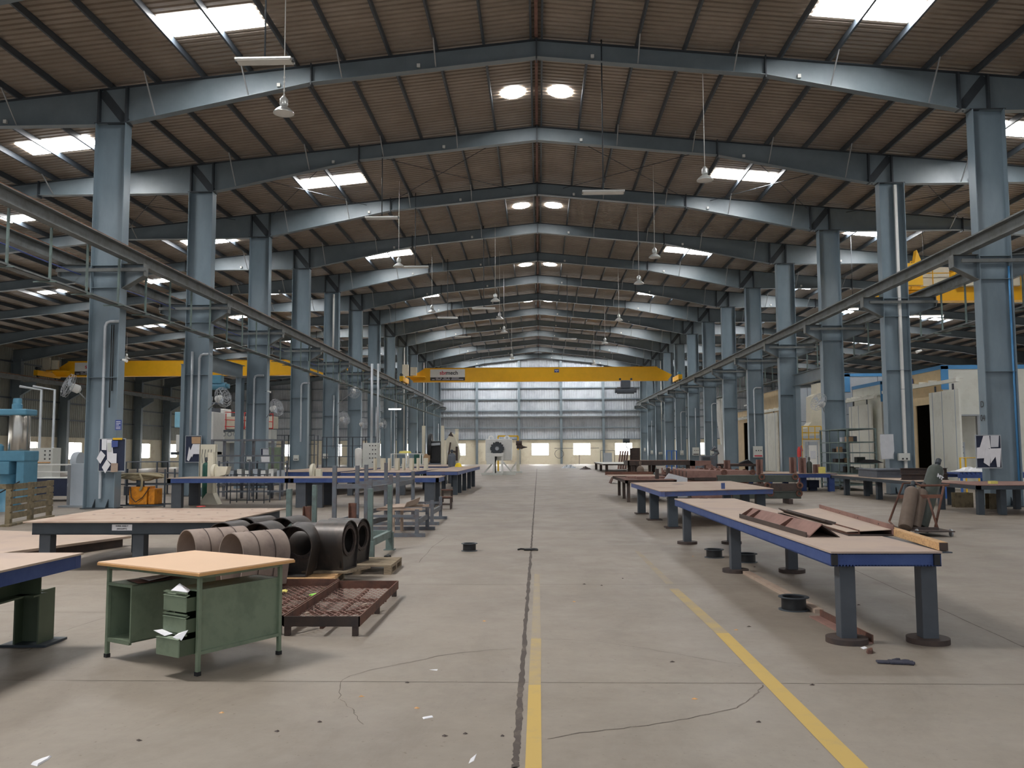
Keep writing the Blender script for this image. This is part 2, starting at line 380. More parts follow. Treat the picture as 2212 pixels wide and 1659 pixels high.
# columns
def column(s, i, variant):
    X = 13.03 if s < 0 else 13.39
    lab = f'blue-grey steel column, {ORD[i]} from the camera in the {"left" if s < 0 else "right"} row'
    c = thing('steel_column', lab, 'column', (s*X, FY(i), 0), group=f'steel columns of the {"left" if s < 0 else "right"} row'); hd = .46; fw = .4
    zt = 11.72
    for k in (-1, 1):
        m = MB(); m.box(k*hd-.011, k*hd+.011, -fw/2, fw/2, .02, zt); m.build('flange', 'steel_blue_column', c)
    m = MB(); m.box(-hd, hd, -.008, .008, .02, zt); m.build('web', 'steel_blue_column', c)
    m = MB(); m.box(-hd-.06, hd+.06, -.26, .26, 0, .03)
    for gx in (-.2, .2): m.prism([(gx, -.01, .03), (gx, -.2, .03), (gx, -.01, .28)], (.014, 0, 0))
    m.build('base_plate', 'steel_dark', c)
    m = MB(); m.box(-hd-.06, hd+.06, -.17, .17, zt, zt+.03); m.build('cap_plate', 'steel_dark', c)
    m = MB()
    for z in (6.62, 4.6 if variant % 2 else 3.9): m.box(-hd, hd, -.16, -.01, z, z+.014)
    m.box(-hd, hd, -.16, -.01, 7.3, 7.32); m.build('stiffener', 'steel_blue_column', c)
    # crane brackets on both faces
    for k in (-1, 1):
        q = k*(-s)                        # k=1: hall side
        xo = (X-12.05 if s < 0 else X-12.35) if k == 1 else 1.35
        xo = xo+.15
        b = MB(); x1 = q*hd; x2 = q*xo
        b.prism([(x1, -.008, 7.34), (x2, -.008, 7.34), (x2, -.008, 7.0), (x1, -.008, 6.62)], (0, .016, 0))
        br = b.build('crane_bracket', 'steel_blue', c)
        b = MB(); b.bar((x2, 0, 6.99), (x1, 0, 6.6), .3, .018); b.build('lower_flange', 'girder_grey', br)
        b = MB(); b.box(x2-.01, x2+.01, -.15, .15, 6.99, 7.36); b.box(min(x1, x2), max(x1, x2), -.15, .15, 7.34, 7.36); b.build('end_plate', 'girder_grey', br)
    m = MB(); m.bar((s*1.5, -.23, 7.15), (-s*1.25 if s < 0 else -s*1.0, -.23, 7.15), .07, .1); m.build('cross_tie', 'girder_grey', c)
    return c
COLS = {}
for s in (-1, 1):
    for i in range(13): COLS[(s, i)] = column(s, i, i)
# conduits / cable ducts on the columns
def conduit(s, i, dx, z0, z1, r=.035, bend=0, mt='conduit', nm='conduit'):
    c = COLS[(s, i)]; m = MB(); y = -.12
    pts = [(dx, y, z0), (dx, y, z1)]
    if bend: pts = [(dx, y, z0), (dx, y, z1-.15), (dx+bend*.05, y, z1-.04), (dx+bend*.15, y, z1), (dx+bend*.45, y, z1)]
    m.tube(pts, r, 8); m.build(nm, mt, c)
conduit(-1, 0, 0.0, .3, 5.6, .045, 1); conduit(-1, 0, .2, 3.0, 5.5, .018, 0, 'hose_black', 'cable'); conduit(-1, 0, .26, 3.5, 5.5, .018, 0, 'hose_black', 'cable')
conduit(-1, 1, -.2, 1.9, 5.5, .05); conduit(-1, 1, .08, 1.9, 5.4, .05, 1)
conduit(-1, 2, -.15, 1.7, 5.2, .05, 1); conduit(-1, 3, .1, 2.2, 5.4, .05, 1); conduit(-1, 4, .2, 1.9, 5.2, .05)
conduit(-1, 4, .12, 7.8, 11.6, .06, 0, 'white', 'cable_duct'); conduit(-1, 8, .2, 1.5, 11.6, .06, 0, 'white', 'cable_duct'); conduit(-1, 10, .2, 1.5, 11.6, .06, 0, 'white', 'cable_duct')
conduit(-1, 6, .2, 1.7, 5.2, .05); conduit(-1, 7, .2, 1.7, 5.2, .05); conduit(-1, 12, .2, 1.7, 5.2, .05)
for z in (0, 3.9, 7.8):
    m = MB(); m.box(.1, .2, -.16, -.06, max(z, .95), min(z+3.88, 11.65)); m.build('cable_duct', 'white', COLS[(1, 1)])
conduit(1, 4, -.1, 1.9, 5.5, .045, 1); conduit(1, 6, .1, 1.9, 5.3, .045, 1); conduit(1, 7, .1, 1.6, 5.3, .045); conduit(1, 8, 0, 1.5, 5.3, .04, 1); conduit(1, 10, .2, 1.5, 11.6, .06, 0, 'white', 'cable_duct'); conduit(1, 11, 0, 1.9, 5.2, .04)
conduit(1, 0, .4, .5, 7.0, .03, 0, 'booth_blue', 'conduit')
# crane runway girders with rail
def girder(x, label):
    g = thing('crane_girder', label, 'crane runway', (x, 0, 0), group='crane runway girders')
    m = MB(); y0, y1 = YB, FY(12)-.3
    m.box(-.008, .008, y0, y1, 7.38, 7.70); m.build('web', 'girder_grey', g)
    for z, w in ((7.37, .24), (7.70, .3)):
        m = MB(); m.box(-w/2, w/2, y0, y1, z-.012, z+.012); m.build('flange', 'girder_grey', g)
    m = MB(); m.box(-.05, .05, y0, y1, 7.712, 7.78); m.build('rail', 'rail_rust' if x < 0 else 'girder_grey', g)
    return g
girder(-12.2, 'left hall crane runway beam with a rusty rail, fixed to column brackets')
girder(-14.4, 'grey runway beam on the aisle side of the left columns'); girder(12.5, 'grey runway beam carried by the right row of columns, hall side')
girder(14.75, 'grey runway beam on the aisle side of the right columns')
for x in (-40.6, 40.9): girder(x, f'runway beam along the far {"left" if x < 0 else "right"} outer wall')
# cable trays hung below the runway girders
def tray(x, xh, z, label):
    t = thing('cable_tray', label, 'cable tray', (x, 0, 0)); m = MB(); y0, y1 = YB, FY(12)-.5
    m.box(-.14, .14, y0, y1, z, z+.012); m.box(-.14, -.13, y0, y1, z, z+.06); m.box(.13, .14, y0, y1, z, z+.06); m.build('channel', 'girder_grey', t)
    for k in range(50):
        y = FY(-1)+.9+k*1.77
        if y > y1 or abs((y-FY(0)) % 7.07) < .3: continue
        m = MB(); m.bar((xh-x, y, z), (xh-x, y, 7.34), .05, .05); m.bar((-.3, y, z-.02), (.3, y, z-.02), .05, .03); m.build('hanger', 'rack_green', t)
tray(-12.42, -12.3, 5.98, 'long flat cable tray hanging from the left runway beam')
tray(14.75, 14.75, 5.9, 'long flat cable tray hanging from the right aisle runway beam')
# cable strung beside the left girder
m = MB(); pts = []
for k in range(40):
    y = 14+k*2.2; pts.append((-13.9, y, 7.1+.05*math.sin(k)))
m.tube(pts, .018, 6); tag(m.build('power_cable', 'sign_blue'), 'thin blue power cable strung behind the left runway beam', 'cable')
# roof bracing rods
for (i, ya) in ((1, 0), (8, 0)):
    for s in (-1, 1):
        for (xa, xb) in ((1.2, 6.8), (8.0, 12.4), (14.2, 19.4)):
            y0, y1 = FY(i)+.2, FY(i+1)-.2
            g = thing('roof_bracing', f'crossed roof rods, {"left" if s < 0 else "right"} slope, {["near", "middle", "far"][(-1, 1, 8).index(i)]} braced bay, {"beside the ridge" if xa < 2 else "inside the columns" if xa < 9 else "over the aisle"}', 'bracing', (0, 0, 0), group='crossed roof bracing')
            for a, b, dz in ((xa, xb, 0), (xb, xa, -.04)):
                m = MB(); m.tube([(s*a, y0, rt(a)-.14+dz), (s*b, y1, rt(b)-.14+dz)], .013, 6); m.build('rod', 'steel_dark', g)
# bracing between columns below the girder
for (s, i) in ((-1, 1), (1, 2), (-1, 7), (1, 9)):
    X = 13.7*s; m = MB(); ya, yb = FY(i), FY(i+1)
    g = thing('portal_brace', f'blue-grey portal brace frame between columns of the {"left" if s < 0 else "right"} row, {"near" if i < 4 else "far"} one', 'brace', (X, 0, 0), group='portal brace frames')
    m.ibeam((0, ya+.22, 5.35), (0, yb-.22, 5.35), .25, .6, .02); m.build('beam', 'steel_blue', g)
    for y in (ya+.52, yb-.52):
        m = MB(); m.ibeam((0, y, 0.02), (0, y, 5.05), .25, .45, .016, (0, 1, 0)); m.build('post', 'steel_blue_column', g)
# ---------------------------------------------------------------- walls
def corr(axis, a0, a1, pos, z0, z1, pitch=.32, d=.04, sgn=1):
    m = MB(); v = []; x = a0; pr = []
    while x < a1: pr += [(x, 0), (x+pitch*.55, 0), (x+pitch*.65, d), (x+pitch*.9, d)]; x += pitch
    for (p, h) in pr:
        for z in (z0, z1): v.append((p, pos+sgn*h, z) if axis == 'x' else (pos+sgn*h, p, z))
    return m.add(v, [(2*i, 2*i+2, 2*i+3, 2*i+1) for i in range(len(pr)-1)])
YF = YE+.3
m = corr('x', -XW, XW, YF+.02, 3.12, 14.3); struct('wall_far', m, 'wall_sheet')
def wall_with_openings(name, axis, a0, a1, pos, th, zt, ops, mt):
    """solid dado wall with window openings ops=(a0,a1,z0,z1)"""
    m = MB(); cur = a0
    def bx(p, q, z0, z1):
        if q-p < .001: return
        if axis == 'x': m.box(p, q, pos, pos+th, z0, z1)
        else: m.box(pos, pos+th, p, q, z0, z1)
    for (p, q, z0, z1) in sorted(ops): bx(cur, p, 0, zt); bx(p, q, 0, z0); bx(p, q, z1, zt); cur = q
    bx(cur, a1, 0, zt); struct(name, m, mt)
fops = []
for k in range(-7, 8):
    c = .14+5.33*k; fops.append((c-1.08, c+1.12, 1.12, 2.66))
wall_with_openings('wall_dado_far', 'x', -XW, XW, YF-.02, .22, 3.14, fops, 'plaster_cream')
sops = [(FY(i)-5.2, FY(i)-3.0, 1.1, 2.6) for i in range(-2, 13)]
wall_with_openings('wall_dado_left', 'y', YB, YF, -XW-.2, .22, 3.05, sops, 'plaster_cream')
wall_with_openings('wall_dado_right', 'y', YB, YF, XW, .22, 3.05, sops, 'plaster_cream')
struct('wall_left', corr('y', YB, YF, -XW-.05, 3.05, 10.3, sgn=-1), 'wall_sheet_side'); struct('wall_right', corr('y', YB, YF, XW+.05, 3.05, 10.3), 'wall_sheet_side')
for (p, q, z0, z1) in fops:
    m = MB(); m.box(p, q, YF+.12, YF+.14, z0, z1); g = struct(f'window_{WN}', m, 'window_lit'); WN += 1
    m = MB(); m.box(p, q, YF+.06, YF+.1, z0, z0+.04); m.box(p, q, YF+.06, YF+.1, z1-.04, z1); m.box(p, p+.04, YF+.06, YF+.1, z0, z1); m.box(q-.04, q, YF+.06, YF+.1, z0, z1); m.build('window_frame', 'white', g)
for s in (-1, 1):
    for (p, q, z0, z1) in sops:
        m = MB(); x = s*(XW+.12); m.box(min(x, x+s*.02), max(x, x+s*.02), p, q, z0, z1); g = struct(f'window_{WN}', m, 'window_lit'); WN += 1
        m = MB(); xx = s*(XW+.08); m.box(xx-.015, xx+.015, p, p+.05, z0, z1); m.box(xx-.015, xx+.015, q-.05, q, z0, z1); m.box(xx-.015, xx+.015, (p+q)/2-.02, (p+q)/2+.02, z0, z1); m.build('window_frame', 'white', g)
# end-wall posts, girts
for k in range(-8, 9):
    x = -2.53+5.4*(k+0)
    if abs(x) > XW-1: continue
    m = MB(); m.ibeam((x, YF-.25, 0), (x, YF-.25, rt(x)-.35), .3, .3, .02, (0, 1, 0))
    tag(m.build('wall_post', 'steel_blue'), f'blue-grey post against the far end wall, {ORD[k+7]} from the left', 'post', 'end wall posts')
for j, z in enumerate((4.62, 6.04, 6.81, 8.3, 9.75, 11.1, 12.4, 3.16)):
    m = MB(); m.box(-XW, XW, YF-.14, YF-.02, z-.06, z+.06)
    tag(m.build('wall_girt', 'steel_blue'), f'horizontal steel rail across the far end wall at {["second", "third", "fourth", "fifth", "sixth", "seventh", "top", "lowest"][j]} level', 'girt', 'end wall girts')
m = MB(); m.box(-12.4, 12.6, YF-.5, YF-.2, 5.98, 6.1); tag(m.build('cable_tray', 'girder_grey'), 'cable tray running across the far end wall', 'cable tray')
# outer wall columns with crane brackets
for s in (-1, 1):
    for i in range(0 if s > 0 else 2, 12):
        c = thing('wall_column', f'dark steel column against the {"left" if s < 0 else "right"} outer wall, {ORD[i if s > 0 else i-2]} in its row', 'column', (s*(XW-.5), FY(i), 0), group=f'outer wall columns {"left" if s < 0 else "right"}')
        m = MB(); zt = rt(XW)-.7
        m.box(-.4, .4, -.008, .008, 0, zt)
        m.box(-.41, -.39, -.2, .2, 0, zt); m.box(.39, .41, -.2, .2, 0, zt); m.build('shaft', 'steel_blue', c)
        m = MB(); m.prism([(-s*.4, -.01, 7.34), (-s*1.6, -.01, 7.34), (-s*1.6, -.01, 7.0), (-s*.4, -.01, 6.3)], (0, .02, 0)); m.bar((-s*1.6, 0, 6.99), (-s*.4, 0, 6.28), .3, .018); m.build('crane_bracket', 'steel_blue', c)
    for z in (4.6, 6.1, 9.0):
        m = MB(); m.box(s*(XW-.12) if s > 0 else -XW+.02, s*(XW-.02) if s > 0 else -XW+.12, YB, YF-.3, z-.06, z+.06)
        tag(m.build('wall_girt', 'purlin'), f'horizontal steel rail on the {"left" if s < 0 else "right"} outer wall, {"low" if z < 5 else "middle" if z < 7 else "high"}', 'girt', 'side wall girts')
# ---------------------------------------------------------------- floor joints, cracks and painted lines
tn = 2
def ribbon(pts, w, mt, z=.0015, label=None):
    global tn
    m = MB(); v = []
    for i, p in enumerate(pts):
        p = Vector(p); q = Vector(pts[min(i+1, len(pts)-1)]); o = Vector(pts[max(i-1, 0)]); d = (q-o); d.z = 0; d.normalize(); r = Vector((d.y, -d.x, 0))
        ww = w[i] if isinstance(w, list) else w
        v += [(p.x+r.x*ww/2, p.y+r.y*ww/2, z), (p.x-r.x*ww/2, p.y-r.y*ww/2, z)]
    m.add(v, [(2*i, 2*i+1, 2*i+3, 2*i+2) for i in range(len(pts)-1)]); m.add([(a, b, c-.001) for a, b, c in v], [])
    o = struct(f'trim_{tn}', m, mt, label); tn += 1; return o
def jit(p, q, n, a, b=None):
    p = Vector(p); q = Vector(q); d = (q-p).normalized(); r = Vector((d.y, -d.x, 0)); out = []
    for i in range(n+1): out.append(p.lerp(q, i/n)+r*random.uniform(-a, a))
    return out
P0 = G(1113, 1659); P1 = G(1160, 1012)
dd = P1-P0; NN = 260; pts = [P0-dd*.02]; ws = [.03]
for i in range(NN): t = (i/NN)**2.2; p = P0+dd*t; pts.append(p+Vector((random.uniform(-.005, .005), 0, 0))); ws.append(random.uniform(.026, .05) if p.y < 14 else random.uniform(.025, .035))
ribbon(pts, ws, 'joint_dirt', .0016, 'ragged dirt-filled floor joint down the middle of the aisle')
for (py, a, b) in ((1469.5, -30, 2300), (1262, -30, 1500), (1180, -30, 1300), (1322, -30, 240), (1130, 1700, 2212), (1100, 700, 1180)):
    A = G(a if a > 0 else 10, py); B = G(min(b, 2200), py+(0 if py > 1400 else 1)); ribbon(jit((A.x-2, A.y, 0), (B.x+2, A.y, 0), 60, .002), .007 if py > 1400 else .009, 'crack_dark', .0012)
A = G(1600, 1120); B = G(2212, 1398); ribbon(jit(A, B+(B-A)*.1, 60, .004), .012, 'crack_dark', .0013)
for y in range(18, 110, 6): ribbon([(-40, y+.5, 0), (40, y+.5, 0)], .012, 'crack_dark', .0011)
def px_line(P, w, mt, sub=6, j=.012, z=.0014):
    pts = []
    for a, b in zip(P[:-1], P[1:]):
        A = G(*a); B = G(*b); pts += [A.lerp(B, k/sub)+Vector((random.uniform(-j, j), random.uniform(-j, j), 0)) for k in range(sub)]
    pts.append(G(*P[-1])); ribbon(pts, [w*random.uniform(.6, 1.3) for _ in pts], mt, z)
px_line([(733, 1510), (738, 1468), (800, 1447), (900, 1428), (960, 1415), (1045, 1405), (1112, 1402)], .006, 'crack_dark')
px_line([(733, 1510), (760, 1530), (785, 1565)], .005, 'crack_dark')
px_line([(1180, 1596), (1290, 1578), (1400, 1567), (1500, 1549), (1590, 1530), (1630, 1505), (1648, 1480)], .008, 'crack_dark')
px_line([(1170, 1380), (1290, 1385), (1400, 1402), (1560, 1430), (1640, 1440)], .004, 'crack_dark')
px_line([(0, 1418), (60, 1405), (130, 1365), (226, 1335)], .006, 'crack_dark')
px_line([(905, 1215), (935, 1180), (965, 1160)], .008, 'crack_dark')
# centre painted line, fading out with distance
def strip(pa, pb, w0, w1, mt): ribbon([G(*pa), G(*pb)], [w0, w1], mt, .002)
strip((1152, 1680), (1155, 1480), .087, .087, 'line_fresh'); strip((1155, 1480), (1158, 1380), .087, .09, 'line_mid'); strip((1158, 1380), (1160, 1240), .085, .07, 'line_faint')
strip((1850, 1659), (1560, 1368), .125, .12, 'line_fresh'); strip((1872, 1681), (1850, 1659), .125, .125, 'line_fresh'); strip((1560, 1368), (1455, 1272), .12, .11, 'line_mid'); strip((1448, 1262), (1375, 1190), .1, .07, 'line_faint')
# ================================================================ NEAR OBJECTS
def V2(p): return Vector((p[0], p[1], 0))
def work_table(label, corners, zt, bh, legs, mt=('plate_tan', 'table_blue', 'table_leg'), leg=(.13, .13), pad=None, th=.016, bw=.09, over=.02, group=None, name='steel_work_table', box=False, open_end=False):
    c0 = sum((V2(p) for p in corners), Vector())/4
    t = thing(name, label, 'table', (c0.x, c0.y, 0), group=group)
    P = [V2(p)-c0 for p in corners]
    m = MB(); m.prism([(p.x, p.y, zt-th) for p in P], (0, 0, th)); m.build('table_top', mt[0], t)
    I = [p*(1-over/max(.3, p.length)) for p in P]
    for k in range(4):
        a, b = I[k], I[(k+1) % 4]; d = (b-a).normalized(); inn = Vector((-d.y, d.x, 0)); a2, b2 = a+inn*bw/2, b+inn*bw/2
        m = MB()
        z = zt-th-bh/2
        if box: m.bar((a2.x, a2.y, z), (b2.x, b2.y, z), bw, bh)
        else: m.channel((a2.x, a2.y, z), (b2.x, b2.y, z), bw, bh, .012, -1)
        m.build('edge_beam', mt[1], t)
    for (x, y) in legs:
        q = V2((x, y))-c0; m = MB(); m.box(q.x-leg[0]/2, q.x+leg[0]/2, q.y-leg[1]/2, q.y+leg[1]/2, .0 if not pad else .03, zt-th-bh); lo = m.build('leg', mt[2], t, .006)
        if pad:
            m = MB()
            if pad[0] == 'disc': m.cyl((q.x, q.y, 0), (q.x, q.y, .045), pad[1], n=28)
            else: m.box(q.x-pad[1], q.x+pad[1], q.y-pad[1], q.y+pad[1], 0, .03)
            m.build('foot_plate', 'rust_dark', lo)
    return t, c0
# --- right long blue table
T1, c = work_table('long blue-edged steel table at the right front, brackets and a timber lying on it', [(2.47, 7.5), (3.40, 7.5), (3.50, 15.75), (2.43, 15.75)], .79, .11,
                   [(2.64, 7.68), (3.33, 7.68), (2.66, 12.0), (3.42, 12.0), (2.62, 15.6), (3.4, 15.6)], ('plate_tan', 'table_blue', 'table_leg'), (.135, .135), ('disc', .175))
m = MB(); m.box(3.38-c.x, 3.49-c.x, 7.51-c.y, 15.7-c.y, .775, .786); m.build('overhanging_plate', 'table_leg', T1)
m = MB(); m.box(2.455-c.x, 2.462-c.x, 14.6-c.y, 14.95-c.y, .69, .77); m.build('paper_label', 'paper', T1)
for x in (2.475, 3.33):
    m = MB(); m.box(x-c.x, x+.05-c.x, 7.5-.004-c.y, 7.52-c.y, .675, .765); m.build('hollow_shade', 'black', T1)  # black blocks stand in for the shade inside the open channel ends
# bracket pieces on it
ZT = .79
def LC(o, pts): return [Vector(p)-o for p in pts]
A = G(1597, 1119, ZT); B = G(1741, 1161, ZT); Cc = G(1815, 1156, ZT)
t = thing('gusset_bracket', 'pinkish primed angle bracket with triangular gussets on the blue-edged table', 'bracket', tuple(A)); d = (B-A); L = d.length; d.normalize(); n_ = Vector((d.y, -d.x, 0))
if n_.x < 0: n_ = -n_
hi = Vector((0, 0, .13)); W1 = .16; W2 = .34
m = MB(); a0 = Vector((0, 0, .004)); b0 = d*L
top = n_*W1+hi; bot2 = n_*W2
m.prism([a0, b0, b0+Vector((0, 0, .05)), a0+Vector((0, 0, .05))], n_*.01); m.build('toe_plate', 'rust_dark', t)
m = MB(); o_ = n_*.02; m.prism([o_, o_+b0, top+b0, top], n_*.012); m.build('sloped_plate', 'rust_pink', t)
m = MB(); m.prism([top, top+b0, bot2+b0, bot2], (0, 0, -.012)); m.build('back_plate', 'rust_dark', t)
for f in (.03, .17, .66):
    q = d*L*f; m = MB(); m.prism([q+Vector((0, 0, .05)), q+o_, q+top+Vector((0, 0, -.01)), q+top-n_*.03], d*.01)
    m.prism([q, q+n_*(-.0)+Vector((0, 0, .05)), q+top], d*.012); m.build('gusset', 'rust', t)
t = thing('gusset_bracket', 'slim rusty flanged bar between the pink bracket and the flat tray', 'bracket', tuple(G(1692, 1112, ZT)))
o = Vector(t.location); q = LC(o, [G(1692, 1112, ZT), G(1795, 1142, ZT), G(1845, 1157, ZT)])
m = MB(); m.bar(q[0]+Vector((0, 0, .05)), q[1]+Vector((0, 0, .05)), .14, .012, (0.6, 0, 1)); m.bar(q[0]+Vector((.05, 0, .035)), q[1]+Vector((.05, 0, .035)), .014, .07); m.build('flange_bar', 'rust_dark', t)
m = MB(); m.bar(q[1]+Vector((.0, 0, .02)), q[2]+Vector((0, 0, .02)), .12, .012, (0, 0, 1)); m.bar(q[1]+Vector((.05, 0, .03)), q[2]+Vector((.05, 0, .03)), .012, .05); m.build('end_piece', 'rust', t)
p = LC(G(1840, 1156, ZT), [G(1833, 1158, ZT), G(1930, 1158, ZT), G(1770, 1107, ZT), G(1680, 1110, ZT)]); t = thing('folded_tray', 'wide folded steel tray with an upturned flange on the blue-edged table', 'tray', tuple(G(1840, 1156, ZT)))
m = MB(); m.prism(p, (0, 0, .012)); m.build('base_sheet', 'rust_dark', t)
up = Vector((0, 0, .055)); pp = [p[0]+up*.6+Vector((0, .05, 0)), p[1]+up+Vector((0, .05, 0)), p[2]+up, p[3]+up*.5]
m = MB(); m.prism(pp, (0, 0, .006)); m.build('top_sheet', 'plate_tan', t)
m = MB(); m.prism([p[1], p[2], p[2]+Vector((0, 0, .11)), p[1]+Vector((0, 0, .11))], (.01, 0, 0)); m.build('flange', 'rust_pink', t)
for f in (.15, .4, .65, .88):
    s_ = p[1].lerp(p[2], f)+Vector((0, 0, .08)); m = MB(); m.cyl(s_+Vector((-.003, 0, 0)), s_+Vector((.0, 0, 0)), .007, n=8); m.build('hole', 'black', t)
a = G(1929, 1152, ZT); b = G(2049, 1190, ZT); t = thing('timber_beam', 'pale sawn timber beam along the right edge of the blue-edged table', 'timber', tuple(b)); d = a-b
m = MB(); m.bar(Vector((0, 0, .036))-Vector((.04, 0, 0)), d+Vector((-.04, 0, .036)), .075, .07); m.build('timber', 'wood', t, .004)
m = MB(); e = d.normalized(); m.bar(Vector((-.04, 0, .036))-e*.003, Vector((-.04, 0, .036))+e*.001, .07, .065); m.build('end_grain', 'rust_dark', t)
# spools, glove, litter
def spool(px, py, r, h, label):
    c = G(px, py); t = thing('wire_spool', label, 'spool', tuple(c), group='empty wire spools')
    m = MB(); m.lathe([(r*.8, .012), (r*.8, h-.012)], n=32); m.lathe([(r*.72, h-.01), (r*.72, .012)], n=32); m.build('barrel', 'black', t)
    for z in (0.0, h-.012):
        m = MB(); m.lathe([(r*.72, z), (r, z), (r, z+.008), (r*.93, z+.012), (r*.72, z+.008), (r*.72, z)], n=36); m.build('flange', 'steel_dark', t)
    return t
spool(1014, 1190, .135, .13, 'black empty wire spool standing alone left of the centre joint')
spool(1543, 1204, .15, .13, 'black empty wire spool beside the second left leg of the blue-edged table')
spool(1614, 1214, .15, .13, 'black empty wire spool just behind a leg of the blue-edged table')
spool(1715, 1317, .155, .14, 'large black wire spool in front of the floor angle iron')
def puff(pts, h, mt, name, label, cat):
    c = G(*pts[0]); t = MB(); P = [G(*p)-c for p in pts]; k = len(P); ctr = sum(P, Vector())/k
    t.add([(p.x, p.y, .001) for p in P]+[(p.x*.8+ctr.x*.2, p.y*.8+ctr.y*.2, h*random.uniform(.6, 1)) for p in P]+[(ctr.x, ctr.y, h*.8)], [(i, (i+1) % k, k+(i+1) % k, k+i) for i in range(k)]+[(k+i, k+(i+1) % k, 2*k) for i in range(k)]+[tuple(range(k))[::-1]])
    o = t.build(name, mt); o.location = c; tag(o, label, cat); return o
# work glove with five fingers
c = G(1932, 1433); t = thing('work_glove', 'dark knitted work glove lying flat on the floor at the right', 'glove', tuple(c), math.radians(-8))
m = MB(); m.prism([(-.04, -.045, .002), (.06, -.05, .002), (.07, .045, .002), (-.04, .05, .002)], (0, 0, .018)); m.prism([(-.13, -.035, .002), (-.04, -.04, .002), (-.04, .04, .002), (-.13, .035, .002)], (0, 0, .014)); m.build('palm', 'glove', t, .006)
for k, (y, l) in enumerate(((-.038, .07), (-.013, .085), (.013, .08), (.036, .06))):
    m = MB(); m.tube([(.06, y, .012), (.09, y*1.1, .015), (.06+l, y*1.3, .011)], .011, 8); m.build('finger', 'glove', t)
m = MB(); m.tube([(0, .045, .012), (.035, .075, .013), (.06, .085, .011)], .012, 8); m.build('thumb', 'glove', t)
c = G(1141, 1189); t = thing('work_glove', 'black crumpled glove lying across the centre floor joint', 'glove', tuple(c), .1)
m = MB(); m.prism([(-.08, -.05, .002), (.05, -.05, .002), (.05, .06, .002), (-.05, .07, .002)], (0, 0, .03)); m.build('palm', 'black', t, .01)
for y, a in ((-.04, -.2), (-.01, -.05), (.02, .1), (.045, .25)):
    m = MB(); m.tube([(.04, y, .015), (.1, y+a*.05, .02), (.16, y+a*.12, .012)], .013, 8); m.build('finger', 'black', t)
m = MB(); m.tube([(-.04, .05, .015), (-.12, .06, .02), (-.17, .03, .012)], .014, 8); m.build('thumb', 'black', t)
puff([(1871, 1409), (1880, 1406), (1886, 1408), (1884, 1413), (1874, 1413)], .035, 'rust', 'clay_lump', 'small brown lump on the floor by the right table foot', 'lump')
puff([(1858, 1399), (1868, 1397), (1874, 1400), (1866, 1403)], .006, 'paper', 'paper_scrap', 'white paper scrap beside the front foot of the blue-edged table', 'paper')
puff([(829, 1205), (840, 1203), (846, 1206), (838, 1209), (828, 1208)], .06, 'black', 'rag', 'small dark rag on the floor by the green rack', 'rag')
puff([(825, 1219), (832, 1218), (835, 1221), (827, 1223)], .02, 'paper', 'paper_scrap', 'small white scrap in front of the dark rag', 'paper')
puff([(66, 1652), (90, 1640), (112, 1634), (105, 1641), (80, 1656)], .012, 'paper', 'paper_scrap', 'long white paper scrap at the bottom left corner', 'paper')
puff([(1012, 1650), (1016, 1640), (1030, 1628), (1024, 1644)], .004, 'paper', 'paper_scrap', 'faint white smear of paper left of the centre line', 'paper')
puff([(912, 1550), (934, 1546), (936, 1550), (915, 1554)], .006, 'paper', 'paper_scrap', 'crumpled white paper left of the centre joint', 'paper')
puff([(927, 1447), (946, 1446), (944, 1449)], .003, 'paper', 'paper_scrap', 'tiny white paper strip behind the crumpled one', 'paper')
for k, (x, y) in enumerate([(1497, 1202), (1630, 1225), (1700, 1229), (1840, 1262), (1855, 1307), (1618, 1354), (1590, 1361), (1452, 1430), (1345, 1250), (1500, 1510), (1640, 1560), (1755, 1480), (900, 1530), (880, 1475), (960, 1590), (1046, 1342), (1085, 1590), (1005, 1585), (780, 1505), (690, 1560), (600, 1580), (480, 1540), (300, 1600), (1300, 1265), (1240, 1300), (1262, 1262)]):
    c = G(x, y); m = MB(); r = .018; m.add([(r*math.cos(a)*random.uniform(.6, 1.5), r*math.sin(a)*random.uniform(.4, 1), 0.001) for a in (0, 1.2, 2.5, 3.7, 5)]+[(0, 0, .01)], [(0, 1, 5), (1, 2, 5), (2, 3, 5), (3, 4, 5), (4, 0, 5), (4, 3, 2, 1, 0)])
    o = m.build('debris_chip', 'rust_dark' if k % 3 else 'wood_edge'); o.location = c; tag(o, 'tiny chip of debris on the concrete floor', 'debris', 'chips scattered on the floor')
# floor angle iron strips under the right table
a, b = G(1612, 1240), G(1770, 1325); t = thing('steel_strip', 'thin flat steel strip on the floor behind the large wire spool', 'strip', tuple(a)); m = MB(); m.bar((0, 0, .02), b-a+Vector((0, 0, .02)), .09, .04); m.build('strip', 'plate_rust', t)
a, b = G(1760, 1333), G(1872, 1391); t = thing('angle_iron', 'rusty angle iron on the floor ending at the front foot of the blue-edged table', 'angle iron', tuple(a)); q = b-a
m = MB(); m.bar((0, 0, .006), q+Vector((0, 0, .006)), .11, .012); m.build('flat_leg', 'rust_pink', t)
m = MB(); m.bar(Vector((.055, 0, .04)), q+Vector((.055, 0, .04)), .01, .07); m.build('upright_leg', 'rust', t)
